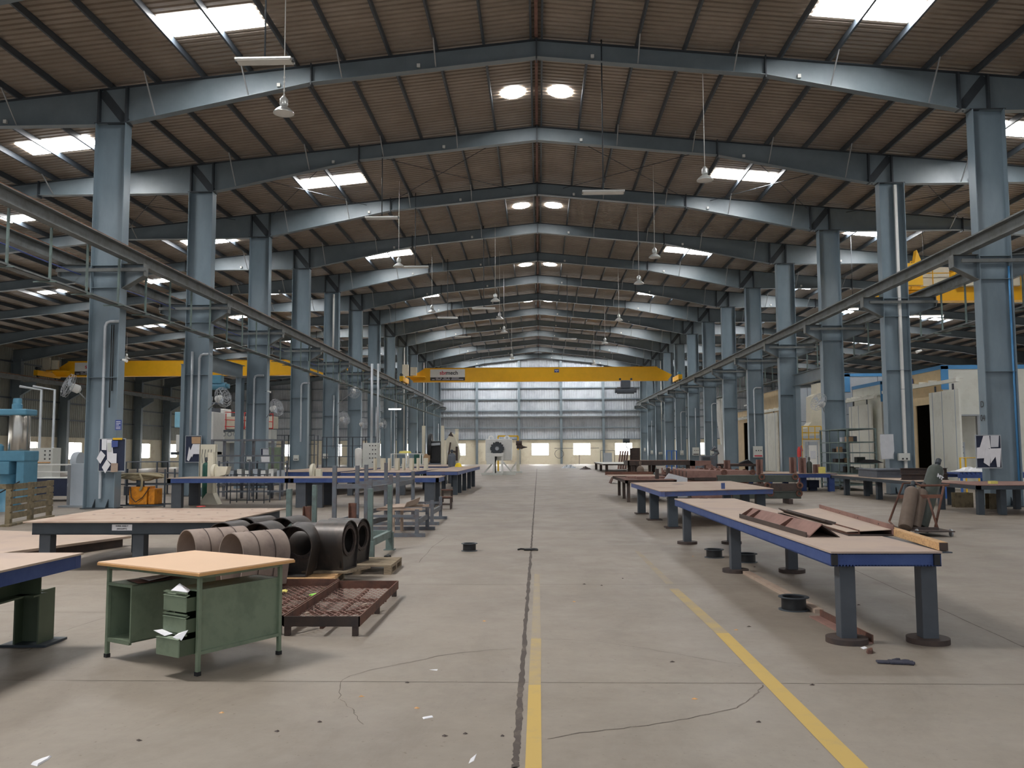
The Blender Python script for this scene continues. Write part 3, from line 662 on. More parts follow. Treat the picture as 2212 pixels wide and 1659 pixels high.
# ---------------------------------------------------------------- office desk
DX, DYv = -3.51, 7.05; dr = math.atan2(6.48-7.05, -2.54+3.51)
desk = thing('office_desk', 'green steel office desk with a peach laminate top and three open drawers', 'desk', (DX, DYv, 0), dr)
Wd, Dd, Hd = 1.125, .55, .735
m = MB(); m.box(-.07, Wd+.07, -.06, Dd+.33, Hd+.008, Hd+.032); m.build('desk_top', 'laminate', desk, .004)
m = MB(); m.box(-.075, Wd+.075, -.065, Dd+.335, Hd+.002, Hd+.024); m.build('edge_band', 'wood_edge', desk, .003)
Dd += .24
for x, y in ((0, 0), (Wd, 0), (0, Dd), (Wd, Dd)):
    m = MB(); m.box(x-.015, x+.015, y-.015, y+.015, .02, Hd); lg = m.build('leg', 'desk_green', desk, .003)
    m = MB(); m.box(x-.018, x+.018, y-.018, y+.018, 0, .03); m.build('foot_cap', 'rubber', lg)
m = MB()
for y in (0, Dd): m.box(0, Wd, y-.012, y+.012, Hd-.025, Hd)
for x in (0, Wd): m.box(x-.012, x+.012, 0, Dd, Hd-.025, Hd)
m.build('frame_rail', 'desk_green', desk); m = MB(); m.box(Wd-.012, Wd+.012, 0, Dd, .15, .175); m.build('frame_rail', 'desk_green', desk)
m = MB(); m.box(.016, .30, -.012, .012, .128, .149); m.build('front_rail', 'desk_green', desk)
# left open pedestal
m = MB(); x0, x1, z0, z1, y0, y1 = .0, .33, .15, .60, -.01, Dd
m.box(x0, x0+.01, y0, y1, z0, z1); m.box(x1-.01, x1, y0, y1, z0, z1); m.box(x0, x1, y0, y1, z0, z0+.01); m.box(x0, x1, y0, y1, z1-.01, z1); m.box(x0, x1, y1-.01, y1, z0, z1)
m.build('open_pedestal', 'desk_green', desk)
m = MB(); m.box(x1-.012, x1+.002, y0-.012, y0, z0, z1); m.box(x0, x1, y0-.012, y0, z1-.02, z1+.002); m.build('pedestal_trim', 'desk_green', desk)
# right pedestal with drawers
x0, x1, z0, z1 = Wd-.29, Wd-.012, .15, .625
m = MB(); m.box(x0, x0+.01, .0, y1, z0, z1); m.box(x1-.01, x1+.004, .0, y1, z0, z1); m.box(x0, x1, .0, y1, z1-.012, z1); m.box(x0, x1, 0, y1, z0, z0+.01); m.box(x0, x1, y1-.01, y1, z0, z1); m.build('drawer_pedestal', 'desk_green', desk)
for k, (zz, po) in enumerate(((.47, .10), (.315, .10), (.155, .155))):
    m = MB(); h = .11 if k < 2 else .125
    m.box(x0+.005, x1-.012, -po, -po+.012, zz, zz+h); dro = m.build('drawer', 'desk_green', desk, .004)
    m = MB(); m.box(x0+.01, x0+.016, -po+.01, .4, zz+.005, zz+h-.005); m.box(x1-.02, x1-.014, -po+.01, .4, zz+.005, zz+h-.005); m.box(x0+.01, x1-.015, -po+.01, .4, zz+.005, zz+.012); m.build('drawer_box', 'desk_green_dark', dro)
    m = MB(); m.prism([(x0+.005, -po-.004, zz+h), (x1-.012, -po-.004, zz+h), (x1-.012, -po+.035, zz+h+.012), (x0+.005, -po+.035, zz+h+.012)], (0, 0, .005)); m.build('drawer_lip', 'desk_green', dro)
for zz in (.603, .445, .30):
    m = MB(); m.box(x0, x1-.01, -.10, -.085, zz, zz+.012); m.box(x0, x0+.012, -.1, 0, zz, zz+.012); m.build('drawer_rail', 'desk_green', desk)
def sheet(pts, mt, name, label, cat, group=None):
    m = MB(); m.prism(pts, (0, 0, .002)); o = m.build(name, mt); o.matrix_world = desk.matrix_world if False else (Matrix.Translation((DX, DYv, 0)) @ Matrix.Rotation(dr, 4, 'Z')); return tag(o, label, cat, group)
sheet([(x0+.09, -.10, .62), (x0+.26, -.08, .616), (x0+.21, -.02, .62), (x0+.11, -.04, .665)], 'paper', 'paper_sheet', 'white rolled paper on top of the desk drawers', 'paper')
sheet([(x0-.02, -.16, .325), (x0+.10, -.15, .295), (x0+.14, -.11, .31), (x0+.0, -.10, .325)], 'paper', 'paper_sheet', 'crumpled white paper sticking out left of the lowest desk drawer', 'paper')
sheet([(x0+.19, -.15, .295), (x0+.28, -.14, .28), (x0+.30, -.10, .35), (x0+.19, -.10, .315)], 'paper', 'paper_sheet', 'crumpled white paper sticking out right of the lowest desk drawer', 'paper')
sheet([(.05, .12, .604), (.36, .02, .612), (.42, .42, .62), (.15, .5, .608)], 'rust', 'file_folder', 'brown file folder on the open side of the green desk', 'folder')
sheet([(.16, .16, .625), (.38, .1, .626), (.36, .34, .64), (.2, .4, .63)], 'paper_grey', 'paper_sheet', 'curled grey sheet on the brown folder under the desk top', 'paper')
# ---------------------------------------------------------------- mesh trays
def mesh_tray(x0, x1, y0, y1, label, zt=.175, rim=.09):
    t = thing('mesh_tray', label, 'tray', (x0, y0, 0), group='expanded mesh trays'); w, l = x1-x0, y1-y0
    for (a, b, c_, d_) in ((0, w, 0, .01), (0, w, l-.01, l), (0, .01, 0, l), (w-.01, w, 0, l)):
        m = MB(); m.box(a, b, c_, d_, zt-rim, zt); m.build('rim_plate', 'rust_dark' if c_ == 0 and d_ == .01 else 'rust', t)
    zm = zt-rim+.012; m = MB(); pitch = .036; k = 0; y = 0.01
    seg = .06
    x = .01; nx = int((w-.02)/pitch)
    for i in range(nx+1):
        xx = .01+i*(w-.02)/nx; pts = []
        for j in range(int(l/seg)+1):
            pts.append((min(w-.01, max(.01, xx+(pitch/2 if (j+i) % 2 else -pitch/2))), min(l-.005, .005+j*seg), zm))
        for a, b in zip(pts[:-1], pts[1:]): m.bar(a, b, .007, .004)
    m.build('expanded_mesh', 'rust_pink', t)
    for f in (.5,):
        m = MB(); m.bar((w*f, .01, zm-.02), (w*f, l-.01, zm-.02), .03, .03); m.bar((.01, l*.33, zm-.02), (w-.01, l*.33, zm-.02), .03, .03); m.bar((.02, .02, zm-.02), (w-.02, l*.6, zm-.02), .025, .02); m.bar((.01, l*.66, zm-.02), (w-.01, l*.66, zm-.02), .03, .03); m.build('cross_bar', 'rust', t)
    for (a, b) in ((.03, .03), (w-.05, .03), (.03, l-.03), (w-.05, l-.03), (w-.05, l*.5), (.03, l*.5)):
        m = MB(); m.box(a-.02, a+.03, b-.02, b+.03, 0, zt-rim); m.build('leg', 'rust_dark', t)
    return t
mesh_tray(-2.315, -1.62, 7.86, 10.02, 'rusty mesh-bottomed steel tray on short legs, right of the joined pair')
mesh_tray(-3.03, -2.33, 7.9, 10.15, 'rusty mesh-bottomed steel tray half hidden behind the green desk')
zm = .115
a = G(562, 1322, zm+.02); t = thing('spray_can', 'white spray can lying in the left mesh tray', 'spray can', tuple(a), math.radians(40)); m = MB(); m.lathe([(0, 0), (.024, 0), (.03, .01), (.03, .15), (.022, .165), (.012, .17), (0, .172)], n=20, axis='x'); m.build('can_body', 'white', t); m = MB(); m.lathe([(.018, -.02), (.018, .0)], n=16, axis='x'); m.lathe([(0, -.02), (.018, -.02)], n=16, axis='x'); m.build('nozzle_cap', 'steel_dark', t)
def lay_glove(px, py, mt, label, s=1., rz=0.):
    c = G(px, py, zm); t = thing('work_glove', label, 'glove', tuple(c), rz)
    m = MB(); m.prism([(-.06*s, -.035*s, .0), (.03*s, -.04*s, .0), (.04*s, .035*s, .0), (-.05*s, .035*s, .0)], (0, 0, .025*s)); m.build('palm', mt, t, .008)
    for y in (-.03, -.01, .012, .03):
        m = MB(); m.tube([(.03*s, y*s, .012), (.065*s, y*s*1.2, .02*s), (.09*s, y*1.5*s, .01)], .010*s, 6); m.build('finger', mt, t)
    m = MB(); m.tube([(-.01*s, .03*s, .012), (.02*s, .06*s, .014), (.03*s, .075*s, .01)], .010*s, 6); m.build('thumb', mt, t)
lay_glove(602, 1280, 'pale_yellow', 'pale yellow glove lying in the back of the left mesh tray', 1.0, .2); lay_glove(686, 1288, 'lime', 'bright green glove near the middle rim of the mesh trays', .9, 2.6)
for (x, y, lb) in ((606, 1303, 'left tray'), (664, 1327, 'tray divider'), (788, 1308, 'right rim')):
    c = G(x, y, zm); m = MB(); m.cyl((0, 0, 0), (0, 0, .02), .022, .02, 12); m.box(-.03, .01, -.01, .01, .0, .012); o = m.build('metal_offcut', 'plate_rust'); o.location = c; tag(o, f'small steel offcut on the mesh near the {lb}', 'offcut')
# ---------------------------------------------------------------- left front tables
t, c = work_table('blue-edged steel table cut off by the left edge of the view', [(-6.6, 4.9), (-4.0, 4.9), (-3.97, 7.5), (-6.6, 7.5)], .785, .11, [(-4.42, 5.2)], ('plate_tan', 'table_blue', 'desk_green_dark'), (.16, .25), None, box=True)
m = MB(); m.ibeam((-1.3, 1.0, .565), (1.13, 1.0, .565), .2, .2, .014); m.ibeam((.95, -1.3, .565), (.95, 1.25, .565), .2, .2, .014); m.build('under_beam', 'desk_green_dark', t)
q = G(72, 1390)-c
m = MB(); m.ibeam((q.x, q.y, .02), (q.x, q.y, .465), .24, .22, .014, (1, 0, 0)); lo = m.build('leg', 'desk_green_dark', t)
m = MB(); m.box(q.x-.2, q.x+.2, q.y-.16, q.y+.18, 0, .02); m.build('foot_plate', 'table_dark', lo)
# big plate table with a white label
zt = .70
t, c = work_table('large dark-framed plate table with a white name label, left of the green desk', [(-7.2, 11.95), (-4.35, 11.95), (-4.3, 14.7), (-7.4, 14.7)], zt, .17, [(-6.95, 12.15), (-5.62, 12.15), (-4.6, 14.4), (-6.7, 14.4)], ('plate_rust', 'table_dark', 'table_leg'), (.16, .16), th=.02, bw=.08, over=.12)
a = D(242, 1133, 12.03)-Vector((c.x, c.y, 0)); b = D(285, 1146, 12.03)-Vector((c.x, c.y, 0))
m = MB(); m.box(a.x, b.x, 12.03-c.y, 12.035-c.y, b.z, a.z); lb = m.build('name_label', 'paper', t)
text('WIRE ASSLY', .034, ((a.x+b.x)/2, 12.028-c.y, (a.z+b.z)/2+.019), FACE, 'ink', lb); text('(WHOPPY)', .03, ((a.x+b.x)/2, 12.028-c.y, (a.z+b.z)/2-.02), FACE, 'ink', lb)
for (x, y) in ((203, 1111), (245, 1109), (268, 1119), (285, 1120), (298, 1118), (330, 1121), (352, 1115), (385, 1104), (408, 1106), (430, 1112), (458, 1121), (490, 1103), (520, 1110), (545, 1101), (580, 1099), (320, 1106), (435, 1096), (470, 1108), (372, 1122)):
    p = G(x, y, zt+.001)-c; m = MB(); m.lathe([(0, .0), (random.uniform(.018, .035), 0), (.0, .004)], (p.x, p.y, zt), 10); m.build('slot_hole', 'black', t)
a = G(434, 1096, zt)
m = MB(); m.tube([(a.x+.07*math.cos(k), a.y+.07*math.sin(k), zt+.015) for k in [i*.5 for i in range(12)]], .008, 6); tag(m.build('wire_ring', 'red'), 'small reddish ring of wire on the large plate table', 'ring')
# low bed plate on the floor
m = MB(); m.prism([(-11.6, 12.2, .14), (-8.0, 12.6, .14), (-7.25, 15.3, .14), (-11.6, 16.9, .14)], (0, 0, .04)); o1 = MB(); o1.prism([(-11.5, 12.3, 0), (-8.05, 12.7, 0), (-7.35, 15.2, 0), (-11.5, 16.8, 0)], (0, 0, .14))
t = thing('bed_plate', 'low tan-topped steel bed plate on the floor, upright pallet behind it', 'plate', (0, 0, 0)); m.build('plate', 'plate_tan', t); o1.build('bed_frame', 'rust_dark', t)
# ---------------------------------------------------------------- pallets
def pallet(label, c, rz, w=1.1, l=1.0, mt='wood', group=None, upright=False):
    t = thing('wooden_pallet', label, 'pallet', c, rz, group)
    for k in range(7):
        y = k*(l-.1)/6; m = MB(); m.box(0, w, y, y+.1, .105, .125); m.build('slat', mt, t)
    for x in (0, w/2-.05, w-.1):
        m = MB(); m.box(x, x+.1, 0, l, .085, .105); m.build('bearer', mt, t)
        for y in (0, l/2-.05, l-.1):
            m = MB(); m.box(x, x+.1, y, y+.1, .02, .085); m.build('block', 'wood_grey', t)
        m = MB(); m.box(x, x+.1, 0, l, 0, .02); m.build('skid', 'wood_grey', t)
    return t
pallet('wooden pallet with pale slats showing right of the arched duct', (-3.45, 10.35, 0), .05, .95, 1.0)
pallet('small wooden pallet under the right-facing ducts, back of the pallet group', (-2.95, 11.75, 0), 0, .95, .9, 'wood_grey')
pallet('wooden pallet under the dusty ribbed duct', (-4.5, 10.0, 0), .05, 1.0, .9, 'wood')
pallet('wooden pallet under the rear arched ducts', (-4.35, 11.1, 0), .0, 1.25, 1.4, 'wood_grey')
m = MB(); m.prism([(-3.0, 10.95, .126), (-2.42, 10.95, .126), (-2.22, 11.45, .126), (-2.95, 11.45, .126)], (0, 0, .025)); tag(m.build('timber_board', 'wood_grey'), 'grey timber board under the nearer right-facing duct', 'board')
# upright pallet at the left
a = G(20, 1137, .0); b = G(112, 1117, .0)
t = thing('wooden_pallet', 'weathered pallet standing on edge beside the blue press', 'pallet', (a.x, a.y, 0), math.atan2(b.y-a.y, b.x-a.x)); L = (b-a).length
for k in range(5):
    m = MB(); m.box(0, L, -.02, 0, .16+k*.165, .16+k*.165+.13); m.build('slat', 'wood_dark', t)
for x in (0, L/2-.06, L-.16):
    m = MB(); m.box(x, x+.16, 0, .10, .04, .95); m.build('bearer', 'wood_dark', t)
m = MB(); m.box(0, .14, -.02, .35, .84, .95); m.build('top_block', 'wood_dark', t); m = MB(); m.box(-.2, L+.02, -.06, .12, 0, .05); m.build('skid', 'wood_dark', t)
# ---------------------------------------------------------------- arched ducts
def duct(label, c, rz, depth=.5, r=.25, h=.62, mt='duct_black', ribs=0, plate=True, hole=.155, group='arched steel duct sections', open_front=True):
    """local: axis along +y, front opening at y=0"""
    t = thing('steel_duct', label, 'duct', c, rz, group); zc = h-r; bw = r*.72
    def prof(R, bwid, k=22):
        out = [(-bwid, 0.0)]
        for i in range(k+1):
            a = math.pi+.22-(math.pi+.44)*i/k; out.append((R*math.cos(a), zc+R*math.sin(a)))
        out.append((bwid, 0.0)); return out
    po, pi_ = prof(r, bw), prof(r-.012, bw-.012)
    pi_[0] = (pi_[0][0], .012); pi_[-1] = (pi_[-1][0], .012)
    n = len(po); m = MB(); v = [(x, 0, z) for x, z in po]+[(x, depth, z) for x, z in po]+[(x, 0, z) for x, z in pi_]+[(x, depth, z) for x, z in pi_]
    f = []
    for i in range(n):
        j = (i+1) % n; f += [(i, j, n+j, n+i), (2*n+j, 2*n+i, 3*n+i, 3*n+j), (j, i, 2*n+i, 2*n+j), (n+i, n+j, 3*n+j, 3*n+i)]
    m.add(v, f, True); m.build('shell', mt, t)
    if plate:
        m = MB(); K = 32; yy = plate if isinstance(plate, float) else depth*.72
        # plate with a round flanged hole: ring between outline and circle
        out = []
        for i in range(K):
            a = 2*math.pi*i/K; dx, dz = math.cos(a), math.sin(a); R = r-.014
            if dz < -.2:
                t1 = (zc-.01)/(-dz); xx = dx*t1; R2 = min(t1, (bw+.03)/max(1e-3, abs(dx)) if abs(xx) > bw else t1); R = min(R2, t1)
            out.append((R*dx, zc+R*dz))
        inn = [(hole*math.cos(2*math.pi*i/K), zc+hole*math.sin(2*math.pi*i/K)) for i in range(K)]
        for y0, y1 in ((yy, yy+.012),):
            v = [(x, y0, z) for x, z in out]+[(x, y0, z) for x, z in inn]+[(x, y1, z) for x, z in out]+[(x, y1, z) for x, z in inn]
            m.add(v, [(i, (i+1) % K, K+(i+1) % K, K+i) for i in range(K)]+[(2*K+(i+1) % K, 2*K+i, 3*K+i, 3*K+(i+1) % K) for i in range(K)]+[(K+i, K+(i+1) % K, 3*K+(i+1) % K, 3*K+i) for i in range(K)])
        pl = m.build('end_plate', mt, t)
        m = MB(); R0, R1 = hole, hole+.045; v = []
        for y0 in (yy-.02, yy):
            for R in (R0, R1): v += [(R*math.cos(2*math.pi*i/K), y0, zc+R*math.sin(2*math.pi*i/K)) for i in range(K)]
        m.add(v, [(i, (i+1) % K, K+(i+1) % K, K+i) for i in range(K)]+[(i, (i+1) % K, 2*K+(i+1) % K, 2*K+i) for i in range(K)]+[(K+i, K+(i+1) % K, 3*K+(i+1) % K, 3*K+i) for i in range(K)]); m.build('flange_ring', 'rust_dark', pl)
        m = MB()
        for i in range(14): a = 2*math.pi*i/14; m.cyl(((hole+.025)*math.cos(a), yy-.0225, zc+(hole+.025)*math.sin(a)), ((hole+.025)*math.cos(a), yy-.019, zc+(hole+.025)*math.sin(a)), .008, n=8)
        m.build('bolt_holes', 'black', pl)
    for k in range(ribs):
        y = depth*(k+1)/(ribs+1); m = MB(); v = []
        P = prof(r+.008, bw+.008); nn = len(P); v = [(x, y-.006, z) for x, z in P]+[(x, y+.006, z) for x, z in P]
        m.add(v, [(i, i+1, nn+i+1, nn+i) for i in range(nn-1)]); m.build('seam', 'rust_dark', t)
    return t
PZ = .126
duct('arched black steel duct facing the viewer, front right on the pallets', (D(630, 1200, 10.62).x, 10.62, PZ), .0, .55)
duct('black arched duct with a bolted round flange facing right, nearer of two', (D(757, 1200, 11.2).x, 11.2, .151), math.radians(77), .42, .26, .62, plate=.03)
duct('black arched duct body behind the front arched duct, open to the left', (D(698, 1200, 11.35).x, 11.42, PZ), math.radians(77), .4, .25, .60, plate=False)
duct('black arched duct with a bolted round flange facing right, farther of two', (D(785, 1200, 12.1).x, 12.1, PZ), math.radians(77), .5, .25, .60, plate=.03)
duct('arched duct with a squarish opening, left end of the middle row', (D(478, 1200, 11.2).x, 11.2, PZ), math.radians(-14), .42, plate=.38, mt='duct_black', hole=.10)
duct('arched duct in the middle row, between two others and open to the front', (D(552, 1200, 11.1).x, 11.1, PZ), math.radians(-10), .42, plate=.36, hole=.14)
duct('partly hidden arched duct at the back left of the duct group', (D(528, 1200, 12.0).x, 12.0, PZ), math.radians(-22), .5, plate=.38)
duct('partly hidden arched duct at the back middle of the duct group', (D(606, 1200, 12.0).x, 12.0, PZ), math.radians(-14), .5, plate=.38)
duct('dusty ribbed duct lying behind the desk top, nearer of two', (D(499, 1200, 9.75).x, 9.75, PZ), math.radians(-38), .62, .25, .62, 'duct_dusty', 2, False)
duct('dusty ribbed duct at the far left of the group, behind the desk', (D(402, 1200, 10.15).x, 10.15, PZ), math.radians(-42), .72, .25, .62, 'duct_dusty', 3, False)
# ---------------------------------------------------------------- green post rack and grey stillages
t = thing('post_rack', 'green-grey post rack with four tall uprights behind the ducts', 'rack', (0, 0, 0))
def post(x, y, z0, z1, w, mt, par, nm='upright'):
    m = MB(); m.box(x-w/2, x+w/2, y-w/2, y+w/2, z0, z1); return m.build(nm, mt, par, .004)
for x, y in ((-2.57, 13.2), (-2.53, 14.7), (-3.82, 13.2), (-3.82, 14.7)):
    post(x, y, 0.01, .3, .12, 'rack_green', t, 'foot'); post(x, y, .3, 1.09, .075, 'rack_green', t)
    m = MB(); m.box(x-.09, x+.09, y-.09, y+.09, 0, .012); m.build('base_plate', 'rack_green', t)
for a, b in (((-3.82, 13.2), (-2.57, 13.2)), ((-3.82, 14.7), (-2.53, 14.7)), ((-3.82, 13.2), (-3.82, 14.7)), ((-2.57, 13.2), (-2.53, 14.7))):
    m = MB(); m.bar((*a, .27), (*b, .27), .07, .11); m.build('rail', 'rack_green', t)
for (x, y) in ((-3.78+.05, 13.9), (-3.18, 14.75)):
    m = MB(); m.ibeam((x, y, .2), (x, y, .78), .09, .12, .012, (1, 0, 0)); tag(m.build('steel_stub', 'rust'), f'rusty I-section stub standing in the green post rack, {"left" if x < -3.4 else "right"} one', 'steel post')
frames = [(16.9, -4.0, 1.38, -3.3, 1.12, -2.38, .53), (18.4, -3.87, 1.36, -3.15, 1.17, -2.37, .56), (19.6, -3.92, 1.36, -3.2, 1.17, -2.42, .55), (21.3, -3.77, 1.38, -3.1, 1.17, -2.42, .55)]
for k in (0, 2):
    t = thing('grey_stillage', f'grey steel stillage frame with tall and short posts, {"nearer" if k == 0 else "farther"} one behind the green rack', 'rack', (0, 0, 0), group='grey stillage frames')
    for (y, xa, za, xb, zb, xc, zc) in frames[k:k+2]:
        m = MB(); m.box(xa-.15, xc+.16, y-.05, y+.05, 0, .07); m.build('base_bar', 'rack_grey', t)
        post(xa, y, .07, za, .08, 'rack_grey', t); post(xb, y, .07, zb, .08, 'rack_grey', t); post(xc, y, .07, zc, .075, 'rack_grey', t)
        m = MB(); m.bar((xa, y, .98), (xb, y, .98), .05, .09); m.build('cross_bar', 'rack_grey', t); m = MB(); m.bar((xb, y, .40), (xc, y, .40), .04, .05); m.build('cross_bar', 'rack_grey', t)
    f0, f1 = frames[k], frames[k+1]
    m = MB(); m.bar((f0[5], f0[0], .28), (f1[5], f1[0], .28), .04, .1); m.bar((f0[3], f0[0], .92), (f1[3], f1[0], .92), .04, .11); m.bar((f0[3], f0[0], .28), (f1[3], f1[0], .28), .04, .1); m.bar((f0[1], f0[0], .28), (f1[1], f1[0], .28), .04, .1); m.build('side_rail', 'rack_grey', t)
m = MB(); m.prism([(-3.15, 17.0, .55), (-2.65, 17.0, .56), (-2.55, 18.2, .56), (-3.05, 18.2, .55)], (0, 0, .01)); m.prism([(-2.65, 17.0, .56), (-2.6, 17.0, .66), (-2.5, 18.2, .7), (-2.55, 18.2, .56)], (.01, 0, 0)); m.box(-3.2, -2.3, 17.02, 17.08, .50, .55); m.box(-3.2, -2.3, 18.1, 18.16, .50, .55); m.box(-2.9, -2.84, 17.02, 17.08, 0, .5); m.box(-2.9, -2.84, 18.1, 18.16, 0, .5)
tag(m.build('folded_sheet', 'plate_rust'), 'folded steel sheet resting on bars inside the nearer stillage', 'sheet')
# ---------------------------------------------------------------- gas bottle trolley
t = thing('bottle_trolley', 'rusty tubular gas bottle trolley with small wheels, right of the blue-edged table', 'trolley', (0, 0, 0))
LB, RB = D(1921, 1126, 18.0), D(2020, 1140, 17.1); TL_, TM, TM2, TR_ = D(1951, 1044, 18.15), D(1977, 1043, 18.0), D(1989, 1049, 17.6), D(2051, 1048, 17.3)
LB2 = D(1932, 1138, 17.5)
m = MB(); m.tube([LB2, LB, TL_, TM, TM2, TR_], .022, 8); m.build('handle_frame', 'rust', t)
m = MB(); m.tube([D(2039, 1050, 17.25), RB], .024, 8); m.build('side_tube', 'rust', t); m = MB(); m.tube([D(2005, 1076, 17.3), D(2026, 1143, 17.0)], .022, 8); m.build('brace', 'rust', t)
m = MB(); m.bar(D(1943, 1073, 18.0), D(2035, 1072, 17.2), .03, .07); m.build('belt_bar', 'rust', t)
m = MB(); m.bar(D(1953, 1141, 17.2), D(2028, 1142, 17.0), .06, .05); m.bar(LB2, D(1958, 1148, 17.0), .05, .04); m.box(7.15, 7.85, 16.75, 17.5, .09, .11); m.build('base_frame', 'rust_dark', t)
for x, y in ((7.82, 16.85), (7.2, 16.9), (7.7, 17.6)):
    m = MB(); m.lathe([(0, -.02), (.045, -.02), (.07, -.015), (.07, .015), (.045, .02), (0, .02)], (x, y, .07), 20, 'x'); m.build('wheel', 'galv', t)
def bottle(label, p, q, r, mt, cap='steel_dark', group=None):
    p, q = Vector(p), Vector(q); L = (q-p).length; t = thing('gas_cylinder', label, 'gas cylinder', tuple(p), 0, group); t.rotation_mode = 'QUATERNION'; t.rotation_quaternion = Vector((0, 0, 1)).rotation_difference(q-p)
    m = MB(); m.lathe([(0, 0), (r*.9, 0), (r, .02), (r, L-r*1.1)]+[(r*math.cos(a), L-r*1.1+r*.95*math.sin(a)) for a in (.35, .7, 1.0, 1.25, 1.4)], n=24); m.build('body', mt, t)
    m = MB(); m.lathe([(r*.22, L-r*.3), (r*.22, L+.02), (r*.34, L+.03), (r*.34, L+.13), (r*.2, L+.15), (0, L+.15)], n=16); m.build('valve_cap', cap, t); return t
gb = bottle('dark grey gas cylinder chalked MT, leaning in the bottle trolley', D(1985, 1140, 17.5), D(2025, 1004, 18.15), .16, 'gas_grey')
text('MT', .11, (.06, -.168, (gb.children[0].bound_box[6][2])*.78), (math.pi/2, 0, .3), 'paper', gb, 'chalk_lettering', .006)
bottle('rusty brown gas cylinder leaning at the left of the bottle trolley', D(1955, 1141, 17.15), D(1971, 1052, 17.75), .13, 'gas_brown')
bottle('short brown gas cylinder in the middle of the bottle trolley', D(1974, 1141, 17.3), D(1993, 1056, 17.8), .12, 'gas_brown', 'rust_dark')
# ================================================================ CRANES
def crane(label, x0, x1, Y, txt=True, boxes=True):
    t = thing('overhead_crane', label, 'crane', (0, Y, 0), group='yellow overhead cranes')
    zb, zt = 7.95, 9.18
    m = MB(); m.prism([(x0+.5, -.2, zb+.35), (x0+1.9, -.2, zt), (x1-1.9, -.2, zt), (x1-.5, -.2, zb+.5), (x1-.9, -.2, zb), (x0+.9, -.2, zb)], (0, .4, 0)); m.build('box_girder', 'crane_yellow', t)
    m = MB(); m.box(x0+.8, x1-.8, -.3, .3, zb-.03, zb); m.box(x0+1.8, x1-1.8, -.26, .26, zt, zt+.02); m.build('girder_flange', 'crane_yellow', t)
    for x in (x0, x1):
        m = MB(); m.box(x-.17, x+.17, -1.7, 1.7, 7.92, 8.35); e = m.build('end_carriage', 'crane_yellow', t, .02)
        for y in (-1.3, 1.3):
            m = MB(); m.cyl((x-.06, y, 7.93), (x+.06, y, 7.93), .15, n=20); m.build('wheel', 'steel_dark', e)
        m = MB(); m.cyl((x-.05, -1.5, 8.5), (x-.05, -1.1, 8.5), .13, n=16); m.build('drive_motor', 'machine_blue' if x > x0 else 'steel_dark', e)
    if boxes:
        m = MB(); m.box(x0-.1, x0+.45, -.62, -.32, 8.45, 9.5); m.build('control_box', 'cream', t, .01)
        m = MB(); m.box(x0+.65, x0+1.2, -.62, -.36, 8.5, 9.25); m.build('control_box', 'cream', t, .01)
    m = MB(); m.box(x0+.3, x0+2.0, -.75, -.3, 8.33, 8.38); m.tube([(x0+.3, -.72, 8.4), (x0+2.0, -.72, 8.4)], .03, 6); m.build('service_platform', 'crane_yellow', t)
    if txt:
        xa = x0+2.4; m = MB(); m.box(xa, xa+3.15, -.215, -.2, 8.35, 9.08); b = m.build('name_board', 'white', t)
        m = MB(); m.box(xa, xa+3.15, -.218, -.2, 8.05, 8.35); bb = m.build('address_strip', 'ink', t)
        text('sbr', .50, (xa+1.17, -.23, 8.74), FACE, 'sign_red', b, 'logo_lettering', .008); text('mech', .50, (xa+1.98, -.23, 8.74), FACE, 'ink', b, 'logo_lettering', .008)
        for z, segs in ((8.27, ((.5, .75), (.85, 1.05), (1.2, 1.5), (1.6, 1.75), (1.95, 2.6))), (8.14, ((.15, .4), (.5, 1.0), (1.1, 1.8), (1.9, 3.0)))):
            m = MB()
            for a, c_ in segs: m.box(xa+a, xa+c_, -.222, -.215, z-.022, z+.022)
            m.build('small_print', 'paper', bb)
    xm = x0+(x1-x0)*.56; m = MB(); m.box(xm-.2, xm+.22, -.212, -.2, 8.72, 9.02); b = m.build('blue_plate', 'sign_blue', t)
    m = MB(); m.box(xm-.14, xm+.16, -.216, -.21, 8.88, 8.93); m.box(xm-.03, xm+.05, -.216, -.21, 8.78, 8.82); m.build('plate_marking', 'paper', b)
    return t
crane('yellow overhead crane spanning the middle hall in front of the far wall', -12.2, 12.5, 78)
crane('yellow overhead crane in the left aisle, seen behind the columns', -40.6, -14.4, 70)
tr = crane('yellow overhead crane in the right aisle, near the tall right column', 14.75, 40.9, 37.0, False, False)
m = MB(); m.prism([(14.6, -1.9, 8.3), (15.6, -1.9, 8.3), (15.6, -1.9, 9.2), (15.4, -1.9, 9.75), (15.3, -1.9, 9.2), (14.8, -1.9, 9.2)], (0, .3, 0)); m.build('rope_guard', 'crane_yellow', tr)
for k in range(3):
    m = MB(); m.box(16.2+k*1.5, 17.3+k*1.5, -.55, -.25, 8.5, 9.3); m.build('control_panel', 'cream', tr, .01)
m = MB(); m.tube([(15.6, -.8, 9.5), (21, -.8, 9.5)], .025, 6); m.tube([(15.6, -.8, 9.0), (21, -.8, 9.0)], .02, 6)
for k in range(7): m.tube([(15.6+k*.9, -.8, 8.35), (15.6+k*.9, -.8, 9.5)], .02, 6)
m.build('hand_rail', 'crane_yellow', tr)
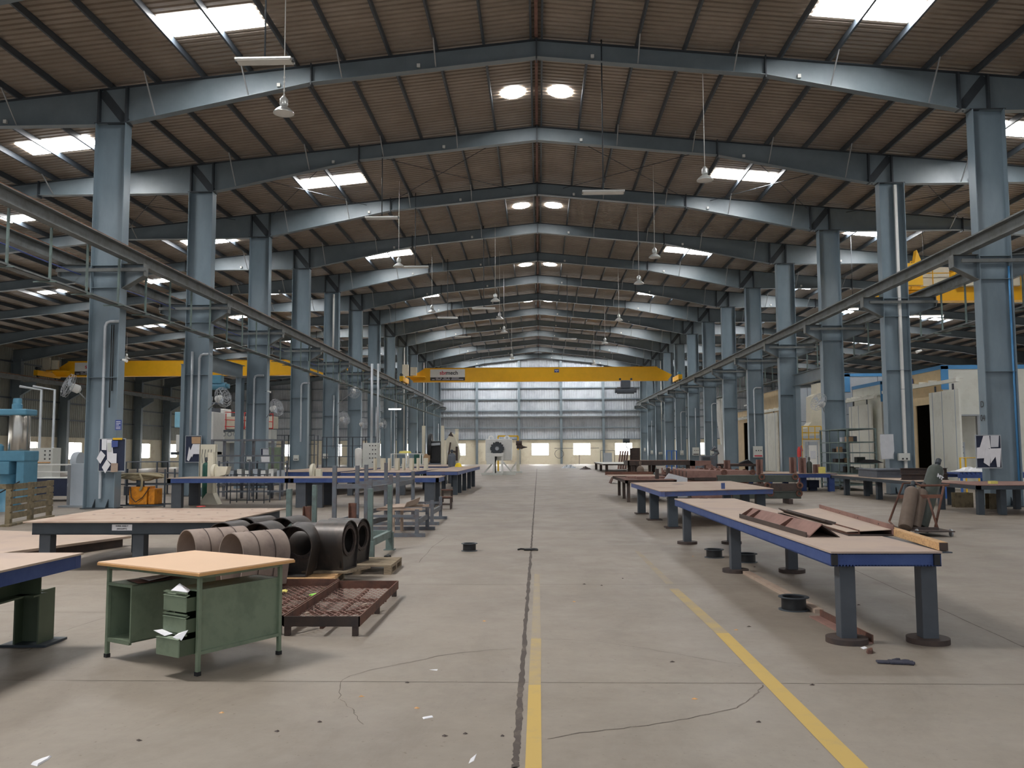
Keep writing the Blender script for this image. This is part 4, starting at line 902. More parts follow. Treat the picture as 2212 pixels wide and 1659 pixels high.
def hoist(label, x, Y, mt, hook=True, zb=8.08):
    t = thing('crane_hoist', label, 'hoist', (x, Y, 0)); m = MB(); m.box(-.42, .42, -.35, .35, zb-.85, zb-.15); m.build('trolley_frame', mt, t, .04)
    m = MB(); m.cyl((-.75, 0, zb-1.05), (.75, 0, zb-1.05), .3, n=24); m.build('rope_drum', mt, t)
    m = MB(); m.cyl((-.95, 0, zb-1.05), (-.75, 0, zb-1.05), .22, n=20); m.cyl((.75, 0, zb-1.05), (.98, 0, zb-1.05), .2, n=20); m.build('motor', mt, t)
    for sx in (-.5, .5):
        m = MB(); m.cyl((sx, -.3, zb-.05), (sx, -.2, zb-.05), .1, n=16); m.build('trolley_wheel', 'steel_dark', t)
    if hook:
        for sx in (-.12, .12):
            m = MB(); m.cyl((sx, 0, 2.6), (sx, 0, zb-1.15), .012, n=6); m.build('wire_rope', 'steel_dark', t)
        m = MB(); m.cyl((-.3, 0, 2.55), (.3, 0, 2.55), .2, n=20); m.build('hook_block', 'steel_dark', t)
        m = MB(); m.tube([(0, 0, 2.4), (0, 0, 2.0)]+[(.14*math.sin(a), 0, 1.85+.14*math.cos(a)) for a in [i*.5 for i in range(9)]], .04, 8); m.build('hook', 'steel_dark', t)
hoist('dark blue-black hoist under the middle crane, its hook hanging before a window', D(1350, 830, 77.9).x, 77.5, 'cabinet_dark')
hoist('light blue hoist hanging under the left aisle crane', D(470, 812, 69.5).x, 69.5, 'machine_blue', False)
# ================================================================ LIGHT FITTINGS
def bell(label, x, y, z, zt, s=1., first=True):
    t = thing('pendant_lamp', label, 'lamp', (x, y, z), group='bell-shaped pendant lamps')
    m = MB(); m.lathe([(.03*s, .42*s), (.06*s, .38*s), (.10*s, .33*s), (.10*s, .20*s), (.07*s, .17*s)], n=20); m.build('gear_housing', 'lamp_shell', t)
    m = MB(); m.lathe([(.05*s, .17*s), (.09*s, .15*s), (.18*s, .08*s), (.25*s, .0), (.25*s, -.02*s), (.17*s, .06*s), (.07*s, .13*s)], n=28); m.build('reflector', 'lamp_shell', t)
    m = MB(); m.lathe([(.24*s, -.015*s), (.12*s, -.04*s), (0, -.045*s)], n=28); m.build('lens', 'lamp_lens', t)
    m = MB(); m.tube([(0, 0, .4*s), (0, 0, zt-z)], .012, 6); m.build('hanging_cord', 'white', t)
    return t
BL = [(-6.13, 20.2, 'nearest one, hanging on a chain below a flat fixture, left'), (5.1, 25.9, 'right side, hanging just before the right skylight pair'), (4.97, 36.4, 'right side, second from the camera'), (4.97, 42.2, 'right side, third from the camera'),
      (-2.33, 46.7, 'left of the ridge, nearest of four in a line'), (-2.39, 53.2, 'left of the ridge, second of four in a line'), (-2.36, 59.2, 'left of the ridge, third of four in a line'), (5.09, 54.2, 'right side, fourth from the camera'),
      (5.1, 65.8, 'right side, fifth from the camera'), (-2.35, 76, 'left of the ridge, just above the middle crane'), (5.3, 82, 'right side, beyond the middle crane'), (-6.17, 37.7, 'left side, overlapping the far end of a flat fixture'), (-6.25, 50.3, 'left side, small and far'),
      (-32.2, 66.3, 'over the left aisle, seen right of the first column'), (31.4, 62.2, 'over the right aisle'), (26.5, 40, 'high over the right aisle near the crane')]
for (x, y, l) in BL: bell(f'bell-shaped pendant lamp, {l}', x, y, 9.85 if abs(x) < 20 else 9.0, rt(x)+.205)
def batten(label, x, y, z, w=1.27, rz=0., dp=.34):
    t = thing('flat_light_fixture', label, 'light fixture', (x, y, z), rz, group='flat rod-hung light fixtures')
    m = MB(); m.prism([(-w/2, -dp/2, .0), (w/2, -dp/2, 0), (w/2-.06, -dp/2+.06, .07), (-w/2+.06, -dp/2+.06, .07)], (0, .001, 0)); m = MB()
    m.box(-w/2, w/2, -dp/2, dp/2, .0, .055); m.build('housing', 'lamp_shell', t, .012)
    m = MB(); m.box(-w/2+.03, w/2-.03, -dp/2+.03, dp/2-.03, -.012, .0); m.build('diffuser', 'lamp_lens', t)
    m = MB(); m.cyl((0, 0, .05), (0, 0, rt(x)+.2-z), .02, n=8); m.build('drop_rod', 'steel_dark', t)
    for sx in (-w/2-.02, w/2-.04):
        m = MB(); m.box(sx, sx+.06, -.05, .05, .0, .07); m.build('end_clip', 'steel_dark', t)
for (px, py, Y, l) in ((572, 134, 18.5, 'nearest one at the top left'), (1303, 417, 25.55, 'on a long rod right of the ridge'), (825, 472, 32.62, 'left side, below the second rafter'),
                        (897, 578, 39.7, 'left, bell lamp at its left end'), (1045, 667, 46.8, 'centre left, fifth from the camera'), (967, 687, 53.8, 'left, sixth from the camera'), (1226, 733, 60.9, 'right of the ridge, seventh from the camera'), (1000, 728, 68, 'far left, small')):
    p = D(px, py, Y); batten(f'flat rectangular light fixture on a drop rod, {l}', p.x, Y, p.z)
t0 = MB()
for k in range(9): t0.tube([(-6.13, 20.2+.03*math.cos(a) if k % 2 else 20.2, 10.3+k*.055+.02*math.sin(a)) if k % 2 else (-6.13+.02*math.cos(a), 20.2, 10.3+k*.055+.03*math.sin(a)) for a in [i*1.05 for i in range(6)]], .006, 5, True)
tag(t0.build('chain', 'white'), 'short white chain above the nearest bell lamp', 'chain')
for (px, py, Y, w_, l) in ((2000, 684, 41, 1.6, 'lit tube lamp under the right aisle crane'), (1843, 668, 44, .5, 'small lit lamp left of the right aisle crane'), (853, 884, 62, .9, 'lit tube lamp on a beam between the left columns')):
    p = D(px, py, Y); t = thing('tube_lamp', l, 'lamp', tuple(p)); m = MB(); m.cyl((-w_/2, 0, 0), (w_/2, 0, 0), .035, n=12); m.build('tube', 'tube_lit', t); m = MB(); m.box(-w_/2-.03, w_/2+.03, -.05, .05, .035, .08); m.build('housing', 'white', t)
    m = MB(); m.cyl((0, 0, .08), (0, 0, rt(p.x)+.2-p.z), .012, n=6); m.build('drop_rod', 'steel_dark', t)
# ================================================================ COLUMN-MOUNTED THINGS
def plate_at(px0, py0, px1, py1, Y, th=.05):
    a, b = D(px0, py0, Y), D(px1, py1, Y); return (a.x+b.x)/2, (a.z+b.z)/2, abs(b.x-a.x), abs(a.z-b.z)
def sheet_quad(par, name, mt, pts, Y0, y=-.03):
    m = MB(); m.prism([(p.x, y, p.z) for p in pts], (0, .004, 0)); return m.build(name, mt, par)
def board(label, box, Y, sheets, frame='steel_dark', fill='navy'):
    x, z, w_, h = plate_at(*box, Y); t = thing('notice_board', label, 'notice board', (0, Y, 0))
    m = MB(); m.box(x-w_/2, x+w_/2, -.01, .012, z-h/2, z+h/2); m.build('felt_panel', fill, t)
    for (a, b, c_, d_) in ((-w_/2-.012, w_/2+.012, h/2-.005, h/2+.02), (-w_/2-.012, w_/2+.012, -h/2-.02, -h/2+.005), (-w_/2-.015, -w_/2+.005, -h/2, h/2), (w_/2-.005, w_/2+.015, -h/2, h/2)):
        m = MB(); m.box(x+a, x+b, -.025, .01, z+c_, z+d_); m.build('frame_strip', 'galv', t)
    for k, (mt, q) in enumerate(sheets): sheet_quad(t, 'pinned_sheet', mt, [D(a, b, Y) for a, b in q], Y, -.03-.006*k)
    return t
B1 = lambda x, y: (200+x/11.85, 890+y/11.85)
Yc = FY(0)-.27
board('navy notice board with white sheets, strapped to the nearest left column', (216, 948.5, 269.5, 1017), Yc, [
    ('paper', [B1(250, 695), B1(372, 695), B1(365, 975), B1(245, 970)]), ('paper', [B1(378, 705), B1(512, 705), B1(540, 1050), B1(510, 1330), B1(385, 1220)]), ('paper', [B1(230, 985), B1(345, 1110), B1(215, 1325), B1(120, 1190)]),
    ('paper', [B1(380, 1215), B1(480, 1345), B1(340, 1565), B1(258, 1415)]), ('paper', [B1(520, 1060), B1(640, 1060), B1(632, 1310), B1(510, 1330)]), ('plate_rust', [B1(500, 1310), B1(672, 1310), B1(668, 1530), B1(485, 1540)]),
    ('panel_grey', [B1(410, 790), B1(500, 790), B1(498, 1010), B1(412, 1010)]), ('sign_blue', [B1(515, 735), B1(680, 735), B1(675, 890), B1(520, 905)])])
x, z, w_, h = plate_at(249, 907, 262, 929, Yc); t = thing('info_sign', 'small purple-blue sign with white lines high on the nearest left column', 'sign', (0, Yc, 0))
m = MB(); m.box(x-w_/2, x+w_/2, 0, .01, z-h/2, z+h/2); m.build('sign_plate', 'sign_blue', t)
for k, f in enumerate((.32, .16, 0, -.2, -.34)):
    m = MB(); m.box(x-w_*.34, x+w_*(.34 if k != 2 else .1), -.004, 0, z+h*f-.008, z+h*f+.008); m.build('white_line', 'paper', t)
x, z, w_, h = plate_at(244, 946, 264, 950, Yc-.05); m = MB(); m.box(x-w_/2, x+w_/2, Yc-.06, Yc-.03, z-h/2, z+h/2); tag(m.build('tape_strip', 'yellow'), 'yellow strip along the top of the left notice board', 'strip')
Q = lambda x, y: (300+x/5.53, 820+y/5.53)
board('dark notice board with sheets hanging off it on the second left column', (402, 942, 434, 998), FY(1)-.27, [('card', [Q(633, 685), Q(742, 685), Q(740, 765), Q(635, 765)]), ('paper', [Q(605, 800), Q(640, 900), Q(600, 975), Q(578, 960)]), ('paper', [Q(650, 770), Q(738, 770), Q(735, 890), Q(655, 890), Q(640, 930), Q(620, 850)])])
board('white papers pinned on the third left column', (564, 969, 580, 999), FY(2)-.27, [('paper_grey', [(568, 970), (580, 970), (581, 984), (568, 986)]), ('paper', [(564, 984), (583, 984), (583, 998), (565, 998)])])
board('board covered in plastic-wrapped drawings on the second right column', (1902, 939, 1930, 991), FY(1)-.27, [('plastic_sheet', [(1900, 939), (1929, 938), (1930, 956), (1901, 957)]), ('plastic_sheet', [(1901, 957), (1930, 956), (1931, 974), (1902, 975)]), ('plastic_sheet', [(1902, 975), (1931, 974), (1926, 990), (1904, 992)])], fill='paper_grey')
R = lambda x, y: (1780+x/4.609, 780+y/4.609)
board('navy notice board with torn white drawings on the nearest right column', (2107, 941, 2163, 1010), FY(0)-.27, [('paper', [R(1580, 745), R(1640, 742), R(1655, 870), R(1545, 862)]), ('paper_grey', [R(1650, 742), R(1735, 742), R(1730, 855), R(1655, 858)]), ('paper', [R(1515, 862), R(1600, 850), R(1640, 965), R(1515, 970)]),
    ('paper', [R(1645, 870), R(1755, 868), R(1745, 1055), R(1715, 1055), R(1700, 950), R(1650, 1020)]), ('paper', [R(1600, 860), R(1655, 880), R(1640, 1050), R(1580, 1010)])])
# chalk marks D 04 on the inner flange face of the first right column
o = thing('column_marking', 'stencilled marking D 04 on the inner flange of the nearest right column', 'marking', (12.90, FY(0)-.0, 0))
text('D', .26, (0, 0, 2.95), (math.pi/2, 0, -math.pi/2), 'ink', o); text('04', .26, (0, 0, 2.55), (math.pi/2, 0, -math.pi/2), 'ink', o)
def swbox(label, px, py, w_px, h_px, Y, big=False, group='switch boxes on the columns'):
    x, z, w_, h = plate_at(px-w_px/2, py-h_px/2, px+w_px/2, py+h_px/2, Y-.25); t = thing('switch_box', label, 'switch box', (x, Y-.25, z), group=group)
    m = MB(); m.box(-w_/2, w_/2, -.08, .06, -h/2, h/2); m.build('enclosure', 'panel_grey', t, .01)
    for sx in ((-.2, .05, .3) if big else (-.15, .2)):
        m = MB(); m.box(sx*w_-.03, sx*w_+.03, -.095, -.08, (-.28 if not big else .1)*h-.02, (-.28 if not big else .1)*h+.04); m.build('switch', 'ink', t)
    if big:
        m = MB(); m.box(-w_*.4, w_*.42, -.09, -.08, -h*.42, -h*.3); m.build('red_print', 'sign_red' if big == 1 else 'ink', t)
    m = MB(); m.box(-.03, .03, .06, .24, -.05, .05); m.build('mounting_bracket', 'steel_dark', t)
for (px, py, w_, h, i, s) in ((539, 991, 11, 13, 2, -1), (640, 989, 11, 12, 3, -1), (703, 985, 10, 10, 4, -1)):
    swbox(f'small pale switch box on the {ORD[i]} left column', px, py, w_, h, FY(i))
swbox('pale switch box with a blue diagram on the second right column', 1952, 987, 25, 16, FY(1))
swbox('large pale switch cabinet with red print on the fifth right column', 1637, 976, 21, 24, FY(4), 1); swbox('large pale switch cabinet on the seventh right column', 1503, 975, 15, 17, FY(7), 2, )
for (px, py, w_, h, i) in ((1538, 978, 8, 11, 6), (1473, 978, 7, 10, 8), (1427, 979, 8, 5, 10), (1408, 977, 5, 8, 11), (1393, 971, 4, 7, 12)):
    swbox(f'small pale switch box on the {ORD[i]} right column', px, py, w_, h, FY(i))
# industrial wall fans
def wall_fan(label, p, r, aim, arm):
    """aim: direction the cage faces; arm: where the bracket is fixed"""
    p = Vector(p); t = thing('wall_fan', label, 'fan', tuple(p), group='wire-caged wall fans'); q = Vector((0, -1, 0)).rotation_difference(Vector(aim).normalized())
    def rot(o_): o_.rotation_mode = 'QUATERNION'; o_.rotation_quaternion = q; return o_
    m = MB()
    for f, y in ((1, 0), (.97, -.06), (.75, -.1), (.5, -.12), (.25, -.13), (.97, .06), (.6, .1)): m.tube([(r*f*math.cos(a), y, r*f*math.sin(a)) for a in [i*math.pi/12 for i in range(24)]], .007, 5, True)
    for k in range(16):
        a = k*math.pi/8; m.tube([(.1*r*math.cos(a), -.13, .1*r*math.sin(a)), (r*math.cos(a), 0, r*math.sin(a)), (.3*r*math.cos(a), .12, .3*r*math.sin(a))], .005, 4)
    rot(m.build('wire_cage', 'galv', t))
    for k in range(3):
        a = k*2.094; c_, s_ = math.cos(a), math.sin(a); m = MB()
        m.prism([(c_*.08*r-s_*.06*r, -.01, s_*.08*r+c_*.06*r), (c_*.85*r-s_*.22*r, -.05, s_*.85*r+c_*.22*r), (c_*.85*r+s_*.12*r, .03, s_*.85*r-c_*.12*r), (c_*.08*r+s_*.06*r, .01, s_*.08*r-c_*.06*r)], (0, .006, 0)); rot(m.build('blade', 'cabinet_grey', t))
    m = MB(); m.lathe([(0, .08), (.10*r/.35, .08), (.12*r/.35, .12), (.12*r/.35, .3), (.05, .36), (0, .36)], n=20, axis='y'); rot(m.build('motor', 'white', t))
    m = MB(); d = Vector(aim).normalized(); m.tube([-d*.2, Vector(arm)-p-Vector((0, 0, .0))], .02, 6); m.build('wall_arm', 'galv', t)
c_ = lambda s, i: (s*13.03 if s < 0 else 13.39)
def fan_px(label, px, py, Y, r, aim, i, s, dx=0.):
    p = D(px, py, Y); ax = c_(s, i)+dx; wall_fan(label, p, r, aim, (ax, FY(i)-.12, p.z-.45))
fan_px('large wire-caged wall fan left of the nearest left column', 148, 833, 25.0, .36, (-.7, -.6, .35), 0, -1, -.45)
fan_px('wire-caged fan seen edge-on right of the second left column', 482, 858, 32.0, .38, (.9, -.35, .25), 1, -1, .45)
fan_px('wire-caged fan right of the third left column', 598, 880, 39.0, .40, (.9, -.35, .3), 2, -1, .45)
fan_px('dark wire-caged fan beside the fifth left column', 745, 903, 53, .42, (.9, -.4, .3), 4, -1, .45)
fan_px('small dark wall fan beside the sixth left column', 786, 915, 60, .4, (.9, -.4, .2), 5, -1, .45)
fan_px('small dark wall fan beside the seventh left column', 828, 915, 67, .4, (.9, -.4, .2), 6, -1, .45)
fan_px('tilted wire-caged fan left of the third right column', 1768, 868, 39.2, .42, (-.8, -.4, .45), 2, 1, -.45)
fan_px('pale dish-like fan under the cable tray by the fifth left column', 765, 848, 50, .35, (.3, -.9, -.5), 4, -1, .45)
# camera-like floodlights on column flanges
for k, (px, py, Y, sx) in enumerate(((1990, 757, 25.3, -1), (1613, 875, 53.6, -1), (265, 777, 25.4, 1), (520, 846, 39.5, -1), (578, 845, 39.6, 1))):
    p = D(px, py, Y); t = thing('column_spotlight', f'small white spotlight clamped to a column, {["nearest right column", "on the fifth right column", "on the nearest left column", "left of the third left column", "right of the third left column"][k]}', 'spotlight', tuple(p))
    m = MB(); m.cyl((sx*.0, 0, 0), (sx*.16, -.06, -.05), .03, .045, 12); m.build('lamp_head', 'white', t); m = MB(); m.tube([(0, 0, 0), (-sx*.15, .1, .0)], .012, 6); m.build('clamp_arm', 'steel_dark', t)
# ================================================================ LEFT, MID DISTANCE
BT = ('plate_rust', 'table_blue', 'table_leg')
def rows(x0, x1, nx, ys): return [(x0+(x1-x0)*k/(nx-1), y) for k in range(nx) for y in ys]
work_table('long blue-edged table crossing the view on the left, left half', [(-11.1, 25.6), (-7.45, 25.6), (-7.45, 27.3), (-11.1, 27.3)], .89, .13, [(-10.85, 25.8), (-10.85, 27.1), (-7.7, 27.1), (-7.8, 25.8)][:2]+[(-7.1, 25.8), (-7.1, 27.1)], BT, (.3, .2), box=True)
work_table('long blue-edged table crossing the view on the left, right half', [(-7.4, 25.6), (-2.95, 25.6), (-2.95, 27.3), (-7.4, 27.3)], .89, .13, [(-6.6, 25.8), (-6.6, 27.1), (-3.25, 25.8), (-3.25, 27.1)], BT, (.3, .2), box=True)
work_table('blue-edged table behind the long one, left of the white cabinet', [(-10.7, 33), (-7.7, 33), (-7.5, 41), (-10.5, 41)], .9, .16, [(-10.4, 33.4), (-7.9, 33.4), (-7.9, 37), (-10.3, 37), (-7.8, 40.5)], BT, (.2, .2), box=True)
work_table('blue-edged table in front of the white switch cabinet', [(-7.5, 32.6), (-4.9, 32.6), (-4.3, 41), (-7.0, 41)], .88, .12, [(-7.2, 33), (-5.2, 33), (-5, 38), (-6.8, 38)], BT, (.2, .2), box=True)
work_table('rust-topped table on six dark legs left of the aisle, hard hat on it', [(-4.25, 32.6), (-3.05, 32.6), (-2.95, 43.2), (-4.2, 43.2)], .91, .13, [(-3.2, 33.1), (-3.2, 34.8), (-3.17, 36.8), (-3.13, 38.8), (-3.1, 40.8), (-4.05, 33.1), (-4.05, 36.8), (-4.05, 40.8)], ('plate_rust', 'table_blue_worn', 'table_dark'), (.17, .17))
work_table('blue-edged table at the far left of the switch cabinet', [(-6.4, 44), (-4.6, 44), (-4.6, 50), (-6.4, 50)], .9, .12, [(-6.2, 44.3), (-4.8, 44.3), (-4.8, 49), (-6.2, 49)], BT, (.18, .18))
p = D(990, 1005, 41.5); t = thing('hard_hat', 'yellow hard hat on the rust-topped table', 'helmet', (p.x, 41.5, .91)); m = MB(); m.lathe([(.17, .0), (.16, .03), (.14, .12), (.09, .18), (0, .2)], n=24); m.build('shell', 'helmet', t); m = MB(); m.lathe([(.15, .0), (.19, .0), (.185, .012), (.15, .02)], n=24); m.box(.12, .25, -.09, .09, 0, .012); m.build('brim', 'helmet', t)
def stool(label, x, y, h=.42, w_=.36):
    t = thing('wooden_stool', label, 'stool', (x, y, 0), group='dark stools by the table end'); m = MB(); m.box(-w_/2, w_/2, -w_/2, w_/2, h-.03, h); m.build('seat', 'rust', t)
    for sx in (-1, 1):
        for sy in (-1, 1): m = MB(); m.box(sx*(w_/2-.03)-.018, sx*(w_/2-.03)+.018, sy*(w_/2-.03)-.018, sy*(w_/2-.03)+.018, 0, h-.03); m.build('leg', 'rust_dark', t)
    m = MB()
    for sx in (-1, 1): m.box(sx*(w_/2-.03)-.01, sx*(w_/2-.03)+.01, -w_/2+.03, w_/2-.03, .12, .15); m.box(-w_/2+.03, w_/2-.03, sx*(w_/2-.03)-.01, sx*(w_/2-.03)+.01, .12, .15)
    m.build('stretcher', 'rust_dark', t)
stool('low dark stool at the near end of the rust-topped table', -2.68, 25.0, .36, .34); stool('dark stool farther back beside the leg of the rust-topped table', -3.0, 28.3, .42, .36)
# pedestal grinders
def grinder(label, px, Y, z1, mt='cream', hop=True, flip=1):
    x = D(px, 1000, Y).x; t = thing('pedestal_grinder', label, 'machine', (x, Y, 0), group='cream pedestal grinders')
    m = MB(); m.prism([(-.32, -.25, 0), (.32, -.25, 0), (.1, -.12, .35), (-.1, -.12, .35)], (0, .4, 0)); m.build('base', mt, t)
    m = MB(); m.box(-.09, .09, -.1, .12, .3, z1); m.build('post', mt, t)
    m = MB(); m.lathe([(0, -.06), (.24, -.06), (.26, -.02), (.26, .04), (0, .06)], (.16*flip, -.12, 1.02), 28, 'x'); m.build('wheel_guard', mt, t)
    if hop: m = MB(); m.prism([(.2, -.25, .85), (.55, -.25, .95), (.62, -.25, 1.2), (.2, -.25, 1.2)], (0, .35, 0)); m.build('hopper', mt, t)
grinder('cream pedestal grinder with a round guard and hopper behind the long blue table', 457, 27.6, 1.65); grinder('slim cream pedestal grinder behind the middle of the long blue table', 689, 27.9, 1.1, hop=False, flip=-1)
# white tool panel, green gas cylinder
p0 = plate_at(432, 960, 466, 1030, 28.3); t = thing('tool_panel', 'cream pegboard panel with hanging wires behind the grinder', 'panel', (p0[0], 28.3, 0)); m = MB(); m.box(-p0[2]/2, p0[2]/2, 0, .03, .5, p0[1]+p0[3]/2); m.build('panel', 'cream', t)
for sx in (-1, 1): m = MB(); m.box(sx*p0[2]/2-.02, sx*p0[2]/2+.02, .0, .04, 0, p0[1]+p0[3]/2); m.build('leg', 'cream', t)
for k in range(4): m = MB(); m.tube([(-.18+k*.1, -.02, 1.75), (-.2+k*.1, -.02, 1.55), (-.18+k*.1, -.02, 1.3)], .008, 5); m.build('wire', 'steel_dark', t)
bottle('dark green gas cylinder standing by the cream tool panel', (D(444, 1075, 27.9).x, 27.9, 0), (D(444, 1075, 27.9).x, 27.9, 1.35), .12, 'gas_green')
# cabinet by column A
a = D(150, 1093, 26.6); t = thing('steel_cabinet', 'pale grey steel cabinet with a dark door, left of the nearest left column', 'cabinet', (-14.35, 26.5, 0), math.radians(0))
m = MB(); m.box(-.0, .48, -.3, .3, .05, 1.33); m.build('body', 'cabinet_grey', t, .006); m = MB(); m.prism([(-.0, -.29, .06), (-.24, -.05, .06), (-.24, -.05, 1.28), (-.0, -.29, 1.28)], (.02, .02, 0)); dr_ = m.build('door', 'cabinet_dark', t)
m = MB(); m.box(-.19, -.16, -.13, -.1, .62, .72); m.build('handle', 'galv', dr_); m = MB(); m.box(-.3, .5, -.42, .3, 0, .05); m.build('plinth', 'galv', t)
# hydraulic power unit with hoses
t = thing('hydraulic_power_unit', 'orange hydraulic power unit piled with brown hoses, right of the nearest left column', 'machine', (D(312, 1092, 26.4).x, 26.4, 0))
m = MB(); m.box(-.35, .2, -.3, .3, .08, .62); m.build('tank', 'orange', t, .02); m = MB(); m.box(.22, .42, -.25, .3, .08, .55); m.build('side_tank', 'orange', t, .02)
m = MB(); m.cyl((-.1, -.1, .62), (-.1, -.1, .85), .12, n=16); m.build('motor', 'steel_dark', t); m = MB(); m.cyl((-.52, 0, .35), (-.52, 0, .62), .13, n=16); m.build('pump', 'cabinet_dark', t)
for k in range(6):
    m = MB(); R_ = .26+.05*k; m.tube([(-.1+R_*1.45*math.cos(a)+.04*math.sin(3*a+k), -.05+R_*.6*math.sin(a), .86+.05*math.sin(2*a+k)+.02*k) for a in [i*.35 for i in range(18)]], .034, 7, True); m.build('hose_coil', 'hose', t)
m = MB(); m.tube([(-.1, -.35, 1.0), (.0, -.4, 1.02), (.1, -.42, .85), (.08, -.4, .6), (.02, -.36, .52)], .035, 8); m.build('hose_end', 'hose', t)
m = MB(); m.tube([(-.3, -.34, .62), (-.25, -.36, .3), (-.1, -.38, .16), (.1, -.36, .3), (.3, -.34, .6)], .014, 6); m.build('cable_loop', 'hose_black', t)
for (x, y, z0, z1) in ((-.75, -.3, 0, 1.15), (.75, -.3, 0, 1.15), (-.75, .4, 0, 1.15), (.75, .4, 0, 1.15)): m = MB(); m.box(x-.02, x+.02, y-.02, y+.02, z0, z1); m.build('frame_post', 'table_dark', t)
m = MB()
for y in (-.3, .4): m.box(-.75, .75, y-.02, y+.02, .04, .08); m.box(-.75, .75, y-.02, y+.02, .68, .71)
m.build('lower_frame', 'table_dark', t)
# blue hydraulic press
t = thing('hydraulic_press', 'sky-blue hydraulic press with a polished cylinder at the left edge', 'machine', (-15.1, 24.6, 0))
m = MB(); m.lathe([(.27, 1.72), (.28, 1.75), (.28, 2.72), (.27, 2.75)], (.08, 0, 0), 32); m.build('polished_cylinder', 'chrome', t)
m = MB(); m.box(-.5, .42, -.3, .3, 2.74, 2.92); m.build('head', 'machine_blue', t, .04)
m = MB(); m.lathe([(0, 2.92), (.14, 2.92), (.14, 3.06), (.12, 3.08), (.12, 3.2), (.1, 3.24), (0, 3.24)], (-.02, 0, 0), 20); m.build('motor', 'machine_blue', t)
m = MB(); m.box(-.5, .45, -.35, .4, 1.42, 1.72); m.build('manifold', 'machine_blue', t, .03); m = MB(); m.box(-.5, .05, -.4, .2, 1.05, 1.42); m.build('valve_block', 'machine_blue', t, .02)
m = MB(); m.box(.2, .42, -.3, .4, .3, 1.45); m.build('column', 'machine_blue', t, .02); m = MB(); m.lathe([(.0, 0), (.45, 0), (.42, .12), (.25, .3), (.22, .85), (.3, 1.05), (0, 1.05)], (-.2, 0, 0), 24); m.build('pedestal', 'machine_blue', t)
m = MB(); m.tube([(.35, -.35, .85), (-.1, -.5, .55), (-.6, -.5, .4)], .02, 6); m.build('hose', 'hose_black', t)
m = MB(); m.lathe([(.0, 1.7), (.16, 1.7), (.16, 1.86), (.1, 1.92), (0, 1.92)], (-.42, -.2, 0), 16); m.build('accumulator', 'machine_blue', t)
# control desk with knobs, benches behind
p = plate_at(67, 964, 114, 1022, 34); t = thing('control_cabinet', 'grey control cabinet with round knobs behind the blue press', 'cabinet', (p[0], 34, 0))
m = MB(); m.box(-.43, .43, 0, .6, 0, 1.86); m.build('body', 'panel_grey', t, .01); m = MB(); m.box(-.5, -.40, -.02, .3, 1.3, 1.86); m.build('side_door', 'white', t)
for k in range(6): m = MB(); m.cyl((.12+.2*(k % 2), -.02, 1.74-.16*(k//2)), (.12+.2*(k % 2), .0, 1.74-.16*(k//2)), .03, n=12); m.build('knob', 'ink', t)
m = MB(); m.box(-.35, .35, -.08, 0, 1.26, 1.3); m.build('tool_shelf', 'wood_edge', t)
for sx, h in ((-.3, 4.2), (.25, 4.2)): m = MB(); m.tube([(sx, .3, 1.86), (sx, .3, h), (sx-.9, .3, h+.15)], .05, 8); m.build('conduit', 'conduit', t)
work_table('long bench with a white edge and dark apron behind the pallet', [(-17.6, 29.3), (-14.95, 29.3), (-14.95, 30.6), (-17.6, 30.6)], .8, .6, [(-17.4, 29.5), (-15.1, 29.5)], ('white', 'navy', 'table_dark'), (.1, .1), box=True)
m = MB()
for z in (1.0, 1.25): m.tube([(-17.6, 29.4, z), (-14.4, 29.4, z)], .03, 6)
for x in (-17.5, -16, -14.6): m.tube([(x, 29.4, .8), (x, 29.4, 1.25)], .025, 6)
tag(m.build('guard_rail', 'white'), 'white double guard rail on the bench behind the pallet', 'rail')
a = D(165, 985, 29.8); t = thing('bench_grinder', 'round-hooded bench machine silhouetted against the left window', 'machine', (a.x, 29.9, .8)); m = MB(); m.lathe([(0, -.1), (.33, -.1), (.35, 0), (.33, .12), (0, .12)], (0, 0, .55), 28, 'x'); m.build('hood', 'cabinet_grey', t); m = MB(); m.box(-.15, .15, -.2, .2, -.8+.8, .3); m.build('stand', 'cabinet_dark', t)
# racks and shelving
def shelf_rack(label, x0, x1, y0, y1, H, levels, mt, nx=2, group=None, w_=.05, shelves=True, mx=None):
    t = thing('shelving_rack', label, 'shelving', ((x0+x1)/2, y0, 0), group=group); cx = (x0+x1)/2
    xs = [x0+(x1-x0)*k/(nx-1)-cx for k in range(nx)]
    for x in xs:
        for y in (0, y1-y0): m = MB(); m.box(x-w_/2, x+w_/2, y-w_/2, y+w_/2, 0, H); m.build('post', mt, t)
    for z in levels:
        m = MB()
        for y in (0, y1-y0): m.box(xs[0], xs[-1], y-w_/3, y+w_/3, z-w_*.6, z)
        for x in xs: m.box(x-w_/3, x+w_/3, 0, y1-y0, z-w_*.6, z)
        if shelves: m.box(xs[0], xs[-1], 0, y1-y0, z-.005, z+.004)
        m.build('shelf', mt, t)
    return t
shelf_rack('tall grey-blue storage frame left of the third left column', -11.8, -9.6, 31, 32.2, 2.12, (.5, 1.0, 1.55, 2.12), 'rack_grey', 3, shelves=False, w_=.09)
shelf_rack('low grey rack of white boxes in front of the third left column', -11.1, -8.95, 29.8, 30.6, 1.35, (.3, .8, 1.3), 'cabinet_dark', 3)
for k in range(7):
    x = -10.8+k*.28; m = MB(); m.box(x, x+.16, 29.95, 30.4, .805, 1.02+.05*(k % 2)); tag(m.build('storage_box', 'white' if k % 3 else 'cabinet_grey'), f'white box on the low grey rack, {ORD[k]} from the left'.replace('nearest', 'first'), 'box', 'boxes on the low rack')
